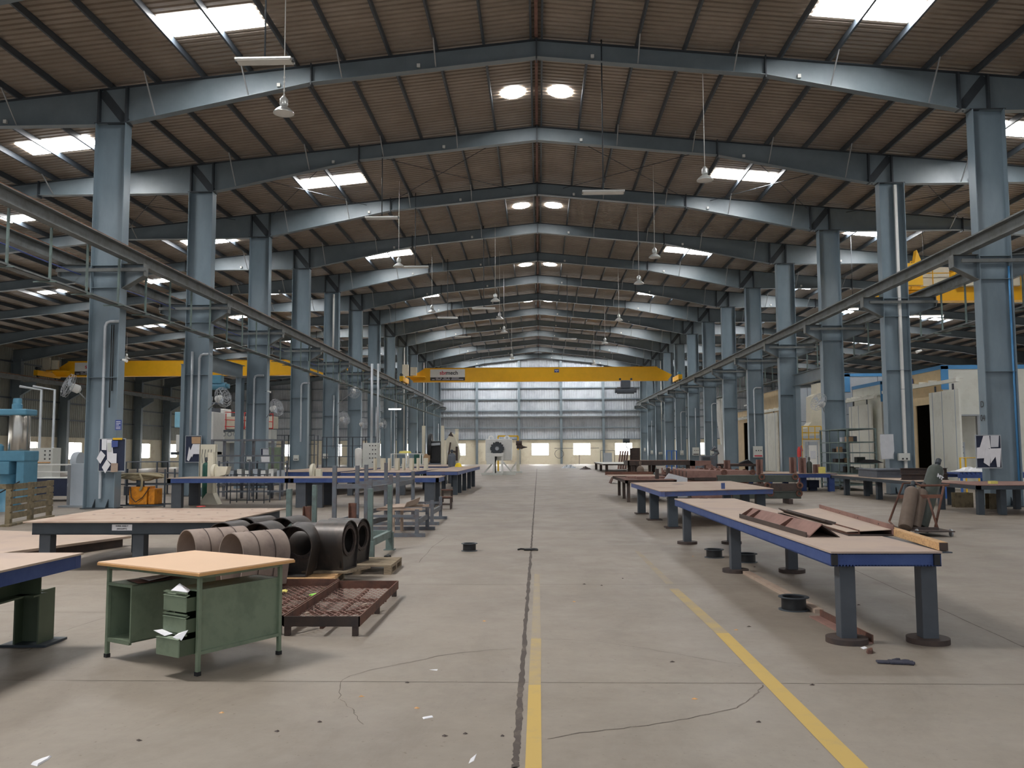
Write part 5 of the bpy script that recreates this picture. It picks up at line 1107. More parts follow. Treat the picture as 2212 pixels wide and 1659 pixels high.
stool_fr = shelf_rack('thin wire stand under the long blue table', -10.0, -8.9, 27.9, 28.5, .95, (.1, .93), 'table_dark', 3, shelves=False, w_=.025)
shelf_rack('dark parts rack behind the orange power unit', -16.4, -13.9, 34, 35, 1.3, (.4, .85, 1.3), 'cabinet_dark', 3)
shelf_rack('grey bin rack with vertical slots left of the fourth left column', -14.9, -12.4, 47.5, 48.3, 2.6, (.8, 1.5, 2.1, 2.6), 'cabinet_dark', 4)
shelf_rack('grey bin rack with vertical slots right of the fourth left column', -12.2, -9.2, 48.5, 49.5, 2.5, (.8, 1.4, 2.0, 2.5), 'cabinet_dark', 5)
t = thing('steel_locker', 'olive green steel locker right of the third left column', 'cabinet', (D(588, 1000, 43).x, 43, 0)); m = MB(); m.box(-.45, .45, 0, .6, 0, 1.9); m.build('body', 'desk_green', t); m = MB(); m.box(-.4, .4, -.02, 0, .1, 1.85); m.build('door', 'desk_green', t)
for k in range(8):
    x = -6.9+k*.30; m = MB(); m.box(x, x+(.14 if k % 2 else .07), 36.0, 36.4, .885, 1.38); tag(m.build('standing_plate', 'cream'), f'cream plate standing on edge on the table before the white cabinet, {ORD[k]} from the left'.replace('nearest', 'first'), 'plate', 'plates standing on the table')
# white switch cabinet with black knobs
t = thing('switch_cabinet', 'tall pale grey switch cabinet with rows of dark knobs between the left columns', 'cabinet', (D(803, 1000, 42).x, 42, 0)); a = plate_at(772, 958, 814, 1022, 42)
m = MB(); m.box(-.45, .27, 0, .8, .0, 2.08); m.build('body', 'panel_grey', t, .01)
for r_ in range(5):
    for k in range(3):
        if k == 0 and r_ in (1, 4): continue
        m = MB(); m.cyl((-.1+.14*k, -.03, 1.95-.2*r_), (-.1+.14*k, 0, 1.95-.2*r_), .03, n=10); m.build('knob', 'ink', t)
m = MB(); m.lathe([(0, .95), (.17, .95), (.17, 1.3), (.18, 1.32), (.18, 1.7), (.16, 1.8), (0, 1.85)], (-.62, -.15, 0), 20); m.build('cylinder_tank', 'white', t); m = MB(); m.box(-.8, -.45, -.3, .05, 0, .95); m.build('tank_stand', 'white', t)
m = MB(); m.tube([(-.1, .4, 2.08), (-.1, .4, 6)], .06, 8); m.tube([(.2, .4, 2.08), (.2, .4, 6)], .05, 8); m.build('conduit', 'conduit', t)
# machine tools in the left aisle
t = thing('boring_machine', 'white and pale blue vertical machine tool left of the second left column', 'machine', (-16.9, 41, 0))
m = MB(); m.box(-.0, 1.3, 0, 1.4, .0, 3.6); m.build('column', 'white', t, .03); m = MB(); m.box(-.55, .05, -.1, .6, 2.85, 3.6); m.build('drive_head', 'pale_blue', t, .04)
m = MB(); m.cyl((-.2, .2, 2.5), (-.2, .2, 2.85), .18, n=20); m.build('spindle', 'chrome', t); m = MB(); m.box(-.45, .1, -.1, .5, 1.7, 2.5); m.build('ram', 'white', t, .02); m = MB(); m.box(-.6, 1.3, -.3, 1.2, 1.55, 1.68); m.build('work_table', 'table_dark', t)
m = MB(); m.box(.1, 1.2, .1, 1.2, 3.6, 3.8); m.tube([(.2, .3, 3.8), (.6, .3, 4.0), (1.4, .3, 4.02)], .06, 8); m.build('motor_deck', 'cabinet_dark', t)
for k in range(5): m = MB(); m.box(.28, .36, -.02, 0, 3.35-.12*k-(.25 if k else 0), 3.41-.12*k-(.25 if k else 0)); m.build('button', 'ink', t)
t = thing('planing_machine', 'large white portal milling machine behind the second left column', 'machine', (D(453, 950, 45).x, 45, 0))
m = MB(); m.box(0, .7, 0, 1.2, 2.85, 3.95); m.build('end_housing', 'white', t, .05); m = MB(); m.box(.7, 3.2, .2, 1.2, 2.15, 2.85); m.build('cross_beam', 'panel_grey', t, .02)
m = MB(); m.box(.0, .75, .1, 1.2, 0, 2.85); m.build('left_column', 'white', t, .02); m = MB(); m.box(.7, 3.2, .5, 1.4, 2.9, 3.55); m.build('upper_cover', 'cream', t, .02); m = MB(); m.box(.75, 3.2, .9, 1.1, 0.2, 2.15); m.build('inner_panel', 'cabinet_grey', t)
m = MB()
for z in (3.0, 3.35, 3.75): m.tube([(.75, .1, z+.02), (3.3, .1, z-.1)], .025, 6)
for k in range(6): m.tube([(.8+k*.5, .1, 2.85), (.8+k*.5, .1, 3.7)], .025, 6)
m.tube([(2.45, .0, 2.9), (2.45, .0, 4.5), (2.55, .0, 4.62), (2.65, .0, 4.5), (2.65, 0, 2.9)], .03, 6); m.build('red_railing', 'red', t)
m = MB(); m.box(-.1, 1.7, -.5, -.35, 2.72, 2.82); m.bar((-.1, -.42, 2.3), (.7, -.42, 2.72), .08, .08); m.build('cable_arm', 'steel_dark', t)
for k in range(3): m = MB(); m.tube([(.9+k*.3+.1*math.cos(a), -.42, 2.6+.1*math.sin(a)) for a in [i*.6 for i in range(10)]], .03, 6, True); m.build('ring', 'galv', t)
for (x, mt_) in ((1.55, 'ink'), (2.3, 'cabinet_dark')): m = MB(); m.lathe([(0, 2.86), (.2, 2.86), (.18, 3.2), (.05, 3.35), (0, 3.35)], (x, .15, 0), 16); m.build('motor', mt_, t)
# far left machines by the aisle
t = thing('welding_positioner', 'black round welding positioner between two cream posts, left of the aisle', 'machine', (0, 57, 0)); P_ = lambda px: D(px, 1000, 57).x
for px in (915, 956): x = P_(px); m = MB(); m.box(x-.1, x+.1, -.1, .1, 0, 3.35); m.build('post', 'cream', t)
m = MB(); m.lathe([(0, -.1), (.85, -.1), (.9, 0), (.85, .12), (0, .14)], (P_(929), .2, 1.95), 32, 'x'); m.build('disc', 'black', t)
m = MB(); m.box(P_(929), P_(952), -.2, .4, .9, 2.35); m.build('gearbox', 'black', t, .06); m = MB(); m.bar((P_(929), -.3, 2.1), (P_(952), -.3, 2.15), .16, .16); m.build('arm', 'galv', t)
m = MB(); m.box(P_(925), P_(953), -.4, .5, 0, .9); m.build('base', 'cabinet_dark', t)
m = MB(); m.prism([(P_(915), -.5, 1.2), (P_(920), -.5, 1.5), (P_(931), -.5, 1.5), (P_(931), -.5, 1.15), (P_(926), -.5, .75), (P_(920), -.5, .8)], (0, .06, 0)); m.box(P_(922)-.03, P_(922)+.03, -.48, -.42, 0, .8); tag(m.build('cardboard_sheet', 'card'), 'brown cardboard piece leaning on the black positioner', 'cardboard')
for o_ in [bpy.data.objects[-1] if False else C.objects[-1]]: o_.location = (0, 57, 0)
t = thing('white_fixture', 'cream conical fixture with a round hole next to the black positioner', 'machine', (0, 62, 0)); P_ = lambda px: D(px, 1000, 62).x
m = MB(); m.prism([(P_(962), 0, 2.4), (P_(974), 0, 3.0), (P_(980), 0, 2.9), (P_(990), 0, 2.0), (P_(993), 0, 1.4), (P_(985), 0, .4), (P_(964), 0, .3)], (0, .8, 0)); m.build('shell', 'cream', t)
m = MB(); m.cyl((P_(969.5), -.03, 1.62), (P_(969.5), .0, 1.62), .11, n=20); m.build('round_port', 'window_lit' if False else 'white', t); m = MB(); m.prism([(P_(968), -.02, 2.78), (P_(974), -.02, 3.05), (P_(980), -.02, 2.7)], (0, .8, 0)); m.build('cap', 'rust_dark', t)
m = MB(); m.box(P_(985), P_(989), -.3, 0, 1.0, 2.0); m.tube([(P_(973), -.2, 1.7), (P_(987), -.2, 1.6)], .06, 8); m.tube([(P_(966), -.3, .2), (P_(970), -.3, 1.4), (P_(974), -.3, 2.3)], .06, 6); m.build('clamp', 'rust_dark', t)
m = MB(); m.box(P_(984)-.12, P_(984)+.12, .9, 1.1, 0, 3.3); m.build('rear_post', 'cream', t)
bottle('grey-green gas cylinder standing behind the rust-topped table', (D(976, 1020, 45).x, 45, 0), (D(976, 1020, 45).x, 45, 1.6), .2, 'cabinet_dark')
bottle('dark green gas cylinder beside the cream post, far left', (D(899, 1000, 56).x, 56, 0), (D(899, 1000, 56).x, 56, 1.55), .16, 'gas_green')
bottle('second dark green gas cylinder next to it, far left', (D(905, 1000, 56).x, 56.3, 0), (D(905, 1000, 56).x, 56.3, 1.5), .16, 'gas_green')
# white trestle frame with bundle
x0, x1 = D(845, 1000, 47).x, D(884, 1000, 47).x
t = shelf_rack('white tubular frame trolley with bent sheets, left of the cream post', x0, x1+.6, 47, 48, 1.55, (.85, 1.55), 'white', 3, w_=.06, shelves=False); m = MB(); m.lathe([(.0, 1.56), (.35, 1.57), (.3, 1.68), (.0, 1.7)], (.2, .4, 0), 16); tag(m.build('folded_bundle', 'pale_yellow'), 'pale folded bundle on the white frame trolley', 'bundle').location = ((x0+x1)/2, 47, 0)
m = MB(); m.box(0, 1.2, 0, .5, .0, .12); o_ = m.build('machine_block', 'panel_grey'); o_.location = (x0+.5, 47.3, .86); tag(o_, 'pale block lying inside the white frame trolley', 'block')
# white test fixture in the centre
t = thing('rotary_fixture', 'white rotary fixture with a toothed hub on an A-frame base, centre of the hall', 'machine', (0, 60.5, 0)); K = lambda px, py: D(px, py, 60.5)
def bx_(par, nm, mt_, x0p, x1p, y0p, y1p, ya, yb, bev=0): a_, b_ = K(x0p, y1p), K(x1p, y0p); m = MB(); m.box(a_.x, b_.x, ya, yb, max(0, a_.z), b_.z); return m.build(nm, mt_, par, bev)
bx_(t, 'housing', 'white', 1048, 1105, 948, 995, .4, 1.6, .04); bx_(t, 'side_cabinet', 'white', 1051, 1066, 979, 1003, -.2, .4, .02)
for x in (1059, 1094): h_ = K(x, 946); m = MB(); m.lathe([(.2, -.04), (.1, -.04), (.1, .04), (.2, .04), (.2, -.04)], (h_.x, 1.0, h_.z), 16, 'y'); m.build('lifting_lug', 'white', t)
c0 = K(1074, 969); m = MB(); Kk = 16; pts = []
for i in range(Kk*2): a = math.pi*i/Kk; R_ = .50 if i % 2 else .42; pts.append((c0.x+R_*math.cos(a), -.1, c0.z+R_*math.sin(a)))
m.prism(pts, (0, .35, 0)); g_ = m.build('toothed_hub', 'steel_dark', t); m = MB(); m.lathe([(0, -.25), (.12, -.25), (.16, -.1), (.16, .05)], (c0.x, 0, c0.z), 20, 'y'); m.build('shaft_end', 'galv', g_)
for i in range(12): a = 2*math.pi*i/12; m = MB(); m.cyl((c0.x+.46*math.cos(a), -.18, c0.z+.46*math.sin(a)), (c0.x+.46*math.cos(a), -.05, c0.z+.46*math.sin(a)), .035, n=8); m.build('bolt', 'rust_dark', g_)
bx_(t, 'stand_head', 'white', 1065, 1088, 979, 986, -.3, .3)
for x in (1067, 1085): a_ = K(x, 986); m = MB(); m.box(a_.x-.07, a_.x+.07, -.25, .0, .1, a_.z+.1); m.build('stand_leg', 'white', t)
for x0p, x1p in ((1066, 1046), (1087, 1107)): a_, b_ = K(x0p, 1003), K(x1p, 1027); m = MB(); m.bar((a_.x, .1, a_.z+.15), (b_.x, .1, .15), .14, .1); m.build('diagonal_brace', 'panel_grey', t)
a_, b_ = K(1040, 1030), K(1113, 1030); m = MB(); m.box(a_.x, b_.x, -.0, .3, 0, .16); m.build('base_beam', 'panel_grey', t); m = MB(); m.box(K(1066, 1000).x, K(1086, 1000).x, -.6, .3, 0, .14); m.build('base_foot', 'panel_grey', t)
m = MB(); m.tube([(K(1069, 1000).x, -.1, .1), (K(1068, 1000).x, -.1, .8), (K(1071, 1000).x, -.1, 1.3)], .1, 8); m.build('motor_body', 'black', t)
t = thing('hook_stand', 'cream stand with a dark hooked arm right of the rotary fixture', 'machine', (0, 66, 0)); K2 = lambda px, py: D(px, py, 66)
a_ = K2(1119, 972); m = MB(); m.box(a_.x-.12, a_.x+.12, -.1, .1, 0, a_.z); m.build('post', 'cream', t); b_ = K2(1104, 1020); m = MB(); m.bar((a_.x, 0, 1.0), (a_.x-.6, 0, .1), .12, .1); m.box(a_.x-1.8, a_.x+.3, -.15, .15, 0, .14); m.build('base', 'panel_grey', t)
p1, p2 = K2(1117, 957), K2(1139, 966); m = MB(); m.cyl((a_.x-.15, -.1, p1.z), (a_.x+.3, -.1, p1.z), .18, n=16); m.bar((a_.x-.1, -.1, p2.z+.05), (a_.x+.35, -.1, p2.z), .2, .3); m.cyl((a_.x+.3, -.1, p2.z), (p2.x, -.1, p2.z), .12, .02, 10); m.build('hooked_arm', 'rust_dark', t)
t = thing('yellow_frame', 'yellow lifting frame standing behind the rotary fixture', 'frame', (0, 70, 0)); a_, b_ = D(1076, 942, 70), D(1119, 942, 70); m = MB()
m.bar((a_.x, 0, a_.z), (b_.x, 0, b_.z), .12, .12); m.bar((a_.x, 0, 0), (a_.x, 0, a_.z), .12, .12); m.bar((b_.x, 0, 0), (b_.x, 0, a_.z), .12, .12); m.build('tube_frame', 'yellow', t)
# tarpaulin heaps on the floor far right of centre
def heap(px0, px1, py, Y, h, mt_, nm, label, cat):
    a_, b_ = D(px0, py, Y), D(px1, py, Y); m = MB(); nx, ny = 16, 6; v = []
    for i in range(nx+1):
        for j in range(ny+1):
            u, v_ = i/nx, j/ny; e = math.sin(math.pi*u)*math.sin(math.pi*v_); v.append((a_.x+(b_.x-a_.x)*u, Y-.8+1.6*v_+.2*math.sin(9*u), .005+h*e*(.45+.55*random.random())))
    m.add(v, [(i*(ny+1)+j, (i+1)*(ny+1)+j, (i+1)*(ny+1)+j+1, i*(ny+1)+j+1) for i in range(nx) for j in range(ny)]); tag(m.build(nm, mt_), label, cat)
heap(1212, 1246, 1012, 84, .42, 'cabinet_grey', 'tarpaulin', 'crumpled grey tarpaulin on the floor before the far windows', 'tarpaulin'); heap(1252, 1278, 1014, 78, .3, 'rust_dark', 'sacking', 'brown crumpled sacking on the floor right of the grey tarpaulin', 'sacking')
# ================================================================ RIGHT, MID DISTANCE
t, c = work_table('wide blue-edged steel table behind the long one on the right, dark hole in its top', [(2.55, 18.37), (5.21, 19.51), (5.33, 24.42), (2.45, 23.4)], .8, .1,
                  [(2.85, 18.75), (2.74, 20.9), (2.68, 22.95), (5.0, 19.9), (5.15, 22.0), (5.15, 24.1)], ('plate_rust', 'table_blue_worn', 'table_dark'), (.2, .2), ('sq', .17), bw=.08, box=True)
p = G(1464, 1046, .8)-c; m = MB(); m.lathe([(.16, 0), (0, .003)], (p.x, p.y, .8), 20); m.build('round_hole', 'black', t)
p = G(1562, 1056, .8); m = MB(); m.box(-.045, .045, -.01, .01, 0, .13); o = m.build('upright_tab', 'table_blue_worn'); o.location = p; o.rotation_euler = (0, 0, .4); tag(o, 'small upright plate standing on the near edge of the wide blue-edged table', 'plate')
RB_ = ('rust', 'rust_dark', 'rust_dark')
work_table('small rusty table with three visible dark legs, behind the wide blue-edged one', [(2.75, 27.9), (4.4, 27.9), (4.4, 32.8), (2.75, 32.8)], .72, .09, [(2.87, 28.1), (2.93, 30.2), (2.97, 32.4), (4.3, 28.1), (4.3, 32.4)], RB_, (.1, .1), box=True)
t = thing('rusty_sheet', 'orange-rusted steel tray lying across the small rusty table', 'sheet', (0, 0, 0)); m = MB(); m.prism([(2.5, 31.5, .74), (4.3, 31.5, .74), (4.3, 33, .74), (2.55, 33, .74)], (0, 0, .012)); m.build('sheet', 'plate_rust', t); m = MB(); m.box(2.5, 4.3, 33.0, 33.02, .74, .86); m.build('rim', 'rust', t)
m = MB(); m.box(3.0, 4.3, 29.5, 30.3, .72, .78); m.box(3.2, 3.7, 28.6, 29.2, .72, .80); tag(m.build('steel_offcut', 'rust_pink'), 'rusty offcut plates stacked on the small rusty table', 'offcut')
bottle('tan gas cylinder standing behind the small rusty table, valve on top', (D(1385, 1000, 34).x, 34.3, 0), (D(1385, 1000, 34).x, 34.3, 1.08), .14, 'gas_brown', 'gas_brown'); bottle('small green-grey gas cylinder right of the tan one', (D(1408, 1000, 31.5).x+.45, 33.8, 0), (D(1408, 1000, 31.5).x+.45, 33.8, .85), .09, 'rack_green', 'rack_green')
t = thing('steel_trough', 'rusty folded trough on the floor left of the small rusty table', 'trough', (3.95, 44, 0)); m = MB(); m.prism([(-.35, 0, 0), (-.2, 0, .3), (-.18, 0, .3), (-.31, 0, 0)], (0, 1.2, 0)); m.prism([(-.2, 0, .3), (.5, 0, .3), (.5, 0, .28), (-.2, 0, .28)], (0, 1.2, 0)); m.prism([(.5, 0, .3), (.6, 0, 0), (.57, 0, 0), (.47, 0, .3)], (0, 1.2, 0)); m.build('trough', 'rust', t)
work_table('long dark table with a deep apron in front of the far columns, right of centre', [(6.1, 60), (10.6, 60), (10.6, 63), (6.1, 63)], .97, .3, [(6.5, 60.3), (8.2, 62.5), (10.3, 60.3), (6.5, 62.7)], RB_, (.28, .28), box=True)
work_table('low pale-topped table far down the hall on the right', [(4.9, 66.5), (8.8, 66.5), (8.8, 77.5), (4.9, 77.5)], .66, .1, [(5.2, 67), (5.1, 71.8), (5.05, 77), (8.5, 67), (8.5, 77)], ('panel_grey', 'rust_dark', 'rust_dark'), (.2, .2), box=True)
for k in range(4):
    x = 7.15+.22*k; m = MB(); m.prism([(x, 79, 0), (x+.12, 79, 0), (x+.34, 79, 1.65), (x+.26, 79, 1.65)], (0, .8, 0)); tag(m.build('leaning_plate', 'rust_pink'), f'striped steel plate leaning beyond the pale-topped table, {ORD[k]} from the left'.replace('nearest', 'first'), 'plate', 'leaning plates')
m = MB(); m.box(8.4, 9.3, 80.2, 80.5, 0, 1.9); tag(m.build('leaning_sheet', 'rust_dark'), 'dark brown steel panel standing beside the leaning plates', 'panel')
# box section booms in two layers
def boom(label, x0, x1, y, z, s=.2, mt='rust_pink', side=False):
    t = thing('box_beam', label, 'beam', (x0, y, z), group='stacked box section booms'); m = MB(); m.box(0, x1-x0, -s/2, s/2, 0, s); m.build('section', mt, t, .01)
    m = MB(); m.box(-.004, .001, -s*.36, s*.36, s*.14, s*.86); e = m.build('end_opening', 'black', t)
    m = MB(); m.box(-.012, -.004, -s*.12, s*.14, s*.3, s*.7); m.build('inner_plate', 'rust', e)
    for k in (0, 1):
        m = MB(); m.lathe([(.05, -.03), (.10, -.03), (.10, .03), (.05, .03), (.05, -.03)], ((x1-x0)*(.55 if k else .97), -s/2-.02, s*.75), 14, 'y'); m.build('pivot_lug', 'rust', t)
for k in range(5):
    boom(f'rusty box section boom in the upper layer, {ORD[k]} of five', 5.05, 7.35-.1*k, 30.0+.75*k, .72, .24); 
    if k < 4: boom(f'rusty box section boom in the lower layer, {ORD[k]} of four', 4.9, 7.1, 30.0+.75*k, .38, .24, 'rust')
for y in (29.9, 33):
    for x in (5.6, 6.8): m = MB(); m.box(x-.08, x+.08, y-.3, y+.3, 0, .38); tag(m.build('crib_block', 'rust_dark'), f'dark support block under the boom stack, {"near" if y < 31 else "far"} {"left" if x < 6 else "right"}', 'block')
m = MB(); m.box(5.3, 7.0, 29.85, 33.2, .63, .71) ; tag(m.build('packing_layer', 'rust_dark'), 'dark packing strips between the two boom layers', 'packing')
for k, (x0, x1, y, z, mt_) in enumerate(((5.55, 8.0, 27.3, .66, 'gas_grey'), (5.75, 8.1, 27.2, .40, 'rust_dark'), (6.0, 8.1, 27.3, .15, 'gas_grey'), (4.9, 7.0, 28.3, .12, 'rust_pink'))):
    boom(('dark green boom on top of the near stack, right of the wide table', 'dark boom in the middle of the near stack', 'dark green boom at the bottom of the near stack', 'pinkish boom lying low behind the wide table')[k], x0, x1, y, z, .22, mt_)
for x in (6.1, 7.7): m = MB(); m.box(x-.06, x+.06, 26.9, 27.6, 0, .15); tag(m.build('crib_block', 'rust_dark'), f'low block under the near boom stack, {"left" if x < 7 else "right"}', 'block')
for k, (px, Y) in enumerate(((1418, 29), (1442, 30.2))):
    x = D(px, 1000, Y).x; m = MB(); m.box(x-.05, x+.05, Y-.2, Y+.05, 0, 1.05); tag(m.build('steel_post', 'rust_dark'), f'dark upright post {"left of" if k == 0 else "at the left end of"} the boom stack', 'post')
m = MB(); m.prism([(4.1, 28.9, .1), (4.9, 28.9, .1), (4.9, 28.9, .75), (4.3, 28.9, .9), (4.05, 28.9, .6)], (0, .1, 0)); o = tag(m.build('plastic_sheet', 'plastic_sheet'), 'crumpled whitish plastic between the rusty table and the booms', 'plastic')
def housing(label, x, y, z, s, mt='rust_pink'):
    t = thing('machined_housing', label, 'housing', (x, y, z), group='machined steel housings'); m = MB(); m.box(-s/2, s/2, -s/3, s/3, 0, s*.45); m.box(-s/2, -s/3, -s/3, s/3, s*.45, s); m.box(s/3, s/2, -s/3, s/3, s*.45, s*.85); m.build('block', mt, t, .01); m = MB(); m.lathe([(s*.16, -s*.36), (s*.26, -s*.36), (s*.26, s*.36), (s*.16, s*.36), (s*.16, -s*.36)], (0, 0, s*.45), 16, 'y'); m.build('bearing_ring', 'rust', t)
work_table('low dark table carrying machined housings behind the boom stack', [(5.3, 37.5), (8.4, 37.5), (8.4, 40.5), (5.3, 40.5)], .62, .1, [(5.5, 37.7), (8.2, 37.7), (5.5, 40.3), (8.2, 40.3)], RB_, (.12, .12), box=True)
for k in range(8): housing(f'small machined housing on the low dark table, {ORD[k]} from the left'.replace('nearest', 'first'), 5.5+.33*k, 38.2+.5*(k % 2), .62, .28 if k < 6 else .4)
t = thing('clevis_bracket', 'tall pinkish clevis bracket standing behind the boom stack', 'bracket', (D(1487, 1000, 37.0).x+.5, 37.0, 0)); m = MB(); m.box(-.4, -.25, -.2, .2, 0, 1.22); m.box(.2, .42, -.2, .2, 0, 1.05); m.prism([(-.4, -.2, 1.22), (.42, -.2, 1.22), (.42, -.2, 1.05), (-.1, -.2, 1.0), (-.4, -.2, 1.0)], (0, .4, 0)); m.build('clevis', 'rust_pink', t)
# blue table with upright channels
t, c = work_table('blue work table crowded with upright channels and a grey cylinder, mid right', [(8.9, 34.9), (11.85, 34.9), (11.85, 38), (8.9, 38)], .72, .15, [(11.65, 35.1), (10.7, 35.6), (10.6, 37.8), (9.1, 37.8), (9.2, 35.1)], ('plate_rust', 'table_blue', 'table_blue'), (.22, .2), box=True)
for k, (px, h) in enumerate(((1570, .62), (1640, .66), (1712, .64), (1733, .62), (1763, .35))):
    Y = 35.4 if px > 1600 else 36.5; x = D(px, 1000, Y).x; m = MB(); z = .72 if px > 1660 else 0; H = h if px > 1660 else h+.62
    m.box(x-.11, x-.09, Y-.1, Y+.1, z, z+H); m.box(x+.03, x+.12, Y-.1, Y+.1, z, z+H); m.box(x-.1, x+.1, Y+.08, Y+.1, z, z+H); tag(m.build('steel_channel', 'rust_pink'), f'pinkish steel channel standing upright by the blue work table, {ORD[k]} from the left'.replace('nearest', 'first'), 'channel', 'upright channels')
x = D(1748, 1000, 35.4).x; bottle('dented grey cylinder standing on the blue work table', (x, 35.4, .72), (x, 35.4, 1.22), .11, 'gas_grey', 'gas_grey')
x = D(1774, 1000, 35.3).x; m = MB(); m.box(x-.13, x+.13, 35.2, 35.5, .72, .97); tag(m.build('carton', 'pale_yellow'), 'pale yellow carton at the right end of the blue work table', 'carton')
x = D(1727, 1000, 38.8).x; m = MB(); m.lathe([(0, .0), (.09, 0), (.09, .3), (.05, .4), (0, .42)], (x, 38.8, 1.35), 14); m.tube([(x, 38.8, 1.75), (x+.1, 38.8, 1.85), (x+.15, 38.8, 1.6)], .02, 6); m.box(x-.02, x+.02, 38.85, 38.9, 0, 1.8); tag(m.build('fire_extinguisher', 'red'), 'red extinguisher on a thin post behind the blue work table', 'extinguisher')
m = MB(); m.box(11.0, 11.4, 35.8, 36.2, .12, .42); m.box(11.05, 11.35, 35.9, 36.1, 0, .12); tag(m.build('small_crate', 'navy'), 'dark crate on the floor under the blue work table', 'crate')
# shelving rack beside column
t = shelf_rack('tall galvanised shelving rack loaded with parts, before the third right column', 12.5, 13.62, 35.5, 38.85, 2.52, (.25, .7, 1.11, 1.55, 1.98, 2.52), 'rack_green', 2, w_=.07)
for y in (1.1, 2.2): m = MB(); m.box(-.57, -.53, y-.02, y+.02, 0, 2.52); m.build('post', 'rack_green', t)
random.seed(5)
for k in range(12):
    z = (.7, 1.11, 1.55, 1.98)[k % 4]; y = 35.7+random.random()*2.6; x = 12.65+random.random()*.5; w_ = .2+.2*random.random(); mt_ = ('rust_dark', 'card', 'cabinet_dark', 'paper_grey', 'gas_grey')[k % 5]
    m = MB(); m.box(0, w_, 0, w_, 0, .14+.1*random.random()); o = m.build('parts_box', mt_, None, .01); o.location = (x, y, z+.006); tag(o, f'{["dark brown", "brown cardboard", "dark grey", "pale grey", "grey-green"][k % 5]} box on the {["second", "third", "fourth", "fifth"][k % 4]} shelf of the tall rack', 'box', 'boxes on the tall rack')
m = MB(); m.prism([(13.0, 35.45, 1.12), (13.9, 35.45, 1.12), (13.6, 35.45, 1.25), (13.1, 35.45, 1.26)], (0, .5, 0)); tag(m.build('rubber_mat', 'rubber'), 'dark folded mat hanging out of the tall rack', 'mat')
work_table('dark thin-topped table carrying I-beams right of the tall rack', [(11.0, 25.9), (12.55, 25.9), (12.55, 33.2), (11.0, 33.2)], .72, .1, [(11.3, 29.3), (11.25, 32.2), (11.75, 31.6), (11.05, 26.4), (12.3, 26.4), (12.3, 32.8)], ('plate_rust', 'table_dark', 'table_dark'), (.17, .17), box=True)
for k, (z, y) in enumerate(((.725, 27.0), (.905, 27.05))):
    m = MB(); m.ibeam((11.1, y, z+.09), (12.5, y, z+.09), .16, .175, .014); tag(m.build('steel_beam', 'rust_dark'), f'dark I-beam lying across the dark table, {"lower" if k == 0 else "upper"} of two', 'beam', 'I-beams on the dark table')
m = MB(); m.box(11.25, 12.4, 29.3, 31.0, .72, .98); m.box(11.2, 12.5, 29.2, 31.1, .96, 1.0); tag(m.build('steel_box', 'cabinet_dark', None, .01), 'dark flat steel box on the dark table by the rack', 'box')
work_table('dark steel table by the nearest right column', [(10.95, 22.1), (13.4, 22.1), (13.4, 24.7), (10.95, 24.7)], .76, .1, [(11.15, 22.4), (11.7, 22.4), (11.98, 23.0), (11.1, 24.4), (13.2, 22.4), (13.2, 24.5)], ('rust_pink', 'table_dark', 'table_dark'), (.15, .15), box=True)
p = G(2146, 1045, .76); m = MB(); m.box(p.x-.09, p.x+.09, p.y-.05, p.y+.1, .76, .83); tag(m.build('sponge_block', 'pale_yellow'), 'small pale yellow block on the table by the nearest right column', 'block')
for k, (px, Y) in enumerate(((2078, 25.0), (2142, 24.3))):
    x = D(px, 1060, Y+.3).x; t = thing('steel_stub', f'ochre I-section stub under the dark table, {"left" if k == 0 else "right"} one', 'stub', (x, Y+.3, 0)); m = MB(); m.ibeam((0, 0, 0), (0, 0, .42), .5 if k == 0 else .26, .25, .02, (0, 1, 0)); m.build('section', 'wood_dark', t)
# blue roller conveyor
t = thing('roller_conveyor', 'blue roller conveyor table behind the bottle trolley', 'conveyor', (13.6, 28.6, 0))
m = MB(); m.box(0, 2.6, 0, .08, .72, .84); m.box(0, 2.6, 1.1, 1.18, .72, .84); m.build('side_frame', 'table_blue', t)
for x in (.1, 1.3, 2.5):
    for y in (.04, 1.14): m = MB(); m.box(x-.03, x+.03, y-.03, y+.03, 0, .72); m.build('leg', 'blue_frame', t)
for k in range(18): m = MB(); m.cyl((.1+k*.14, .08, .86), (.1+k*.14, 1.1, .86), .04, n=10); m.build('roller', 'table_blue', t)
m = MB(); nx, ny = 12, 6; v = [(13.7+1.4*i/nx, 28.8+.8*j/ny, .92+.2*math.sin(math.pi*i/nx)*math.sin(math.pi*j/ny)*(.5+.5*random.random())) for i in range(nx+1) for j in range(ny+1)]
m.add(v, [(i*(ny+1)+j, (i+1)*(ny+1)+j, (i+1)*(ny+1)+j+1, i*(ny+1)+j+1) for i in range(nx) for j in range(ny)]); tag(m.build('crumpled_sheet', 'plastic_sheet'), 'crumpled white sheet heaped on the blue roller conveyor', 'sheet')
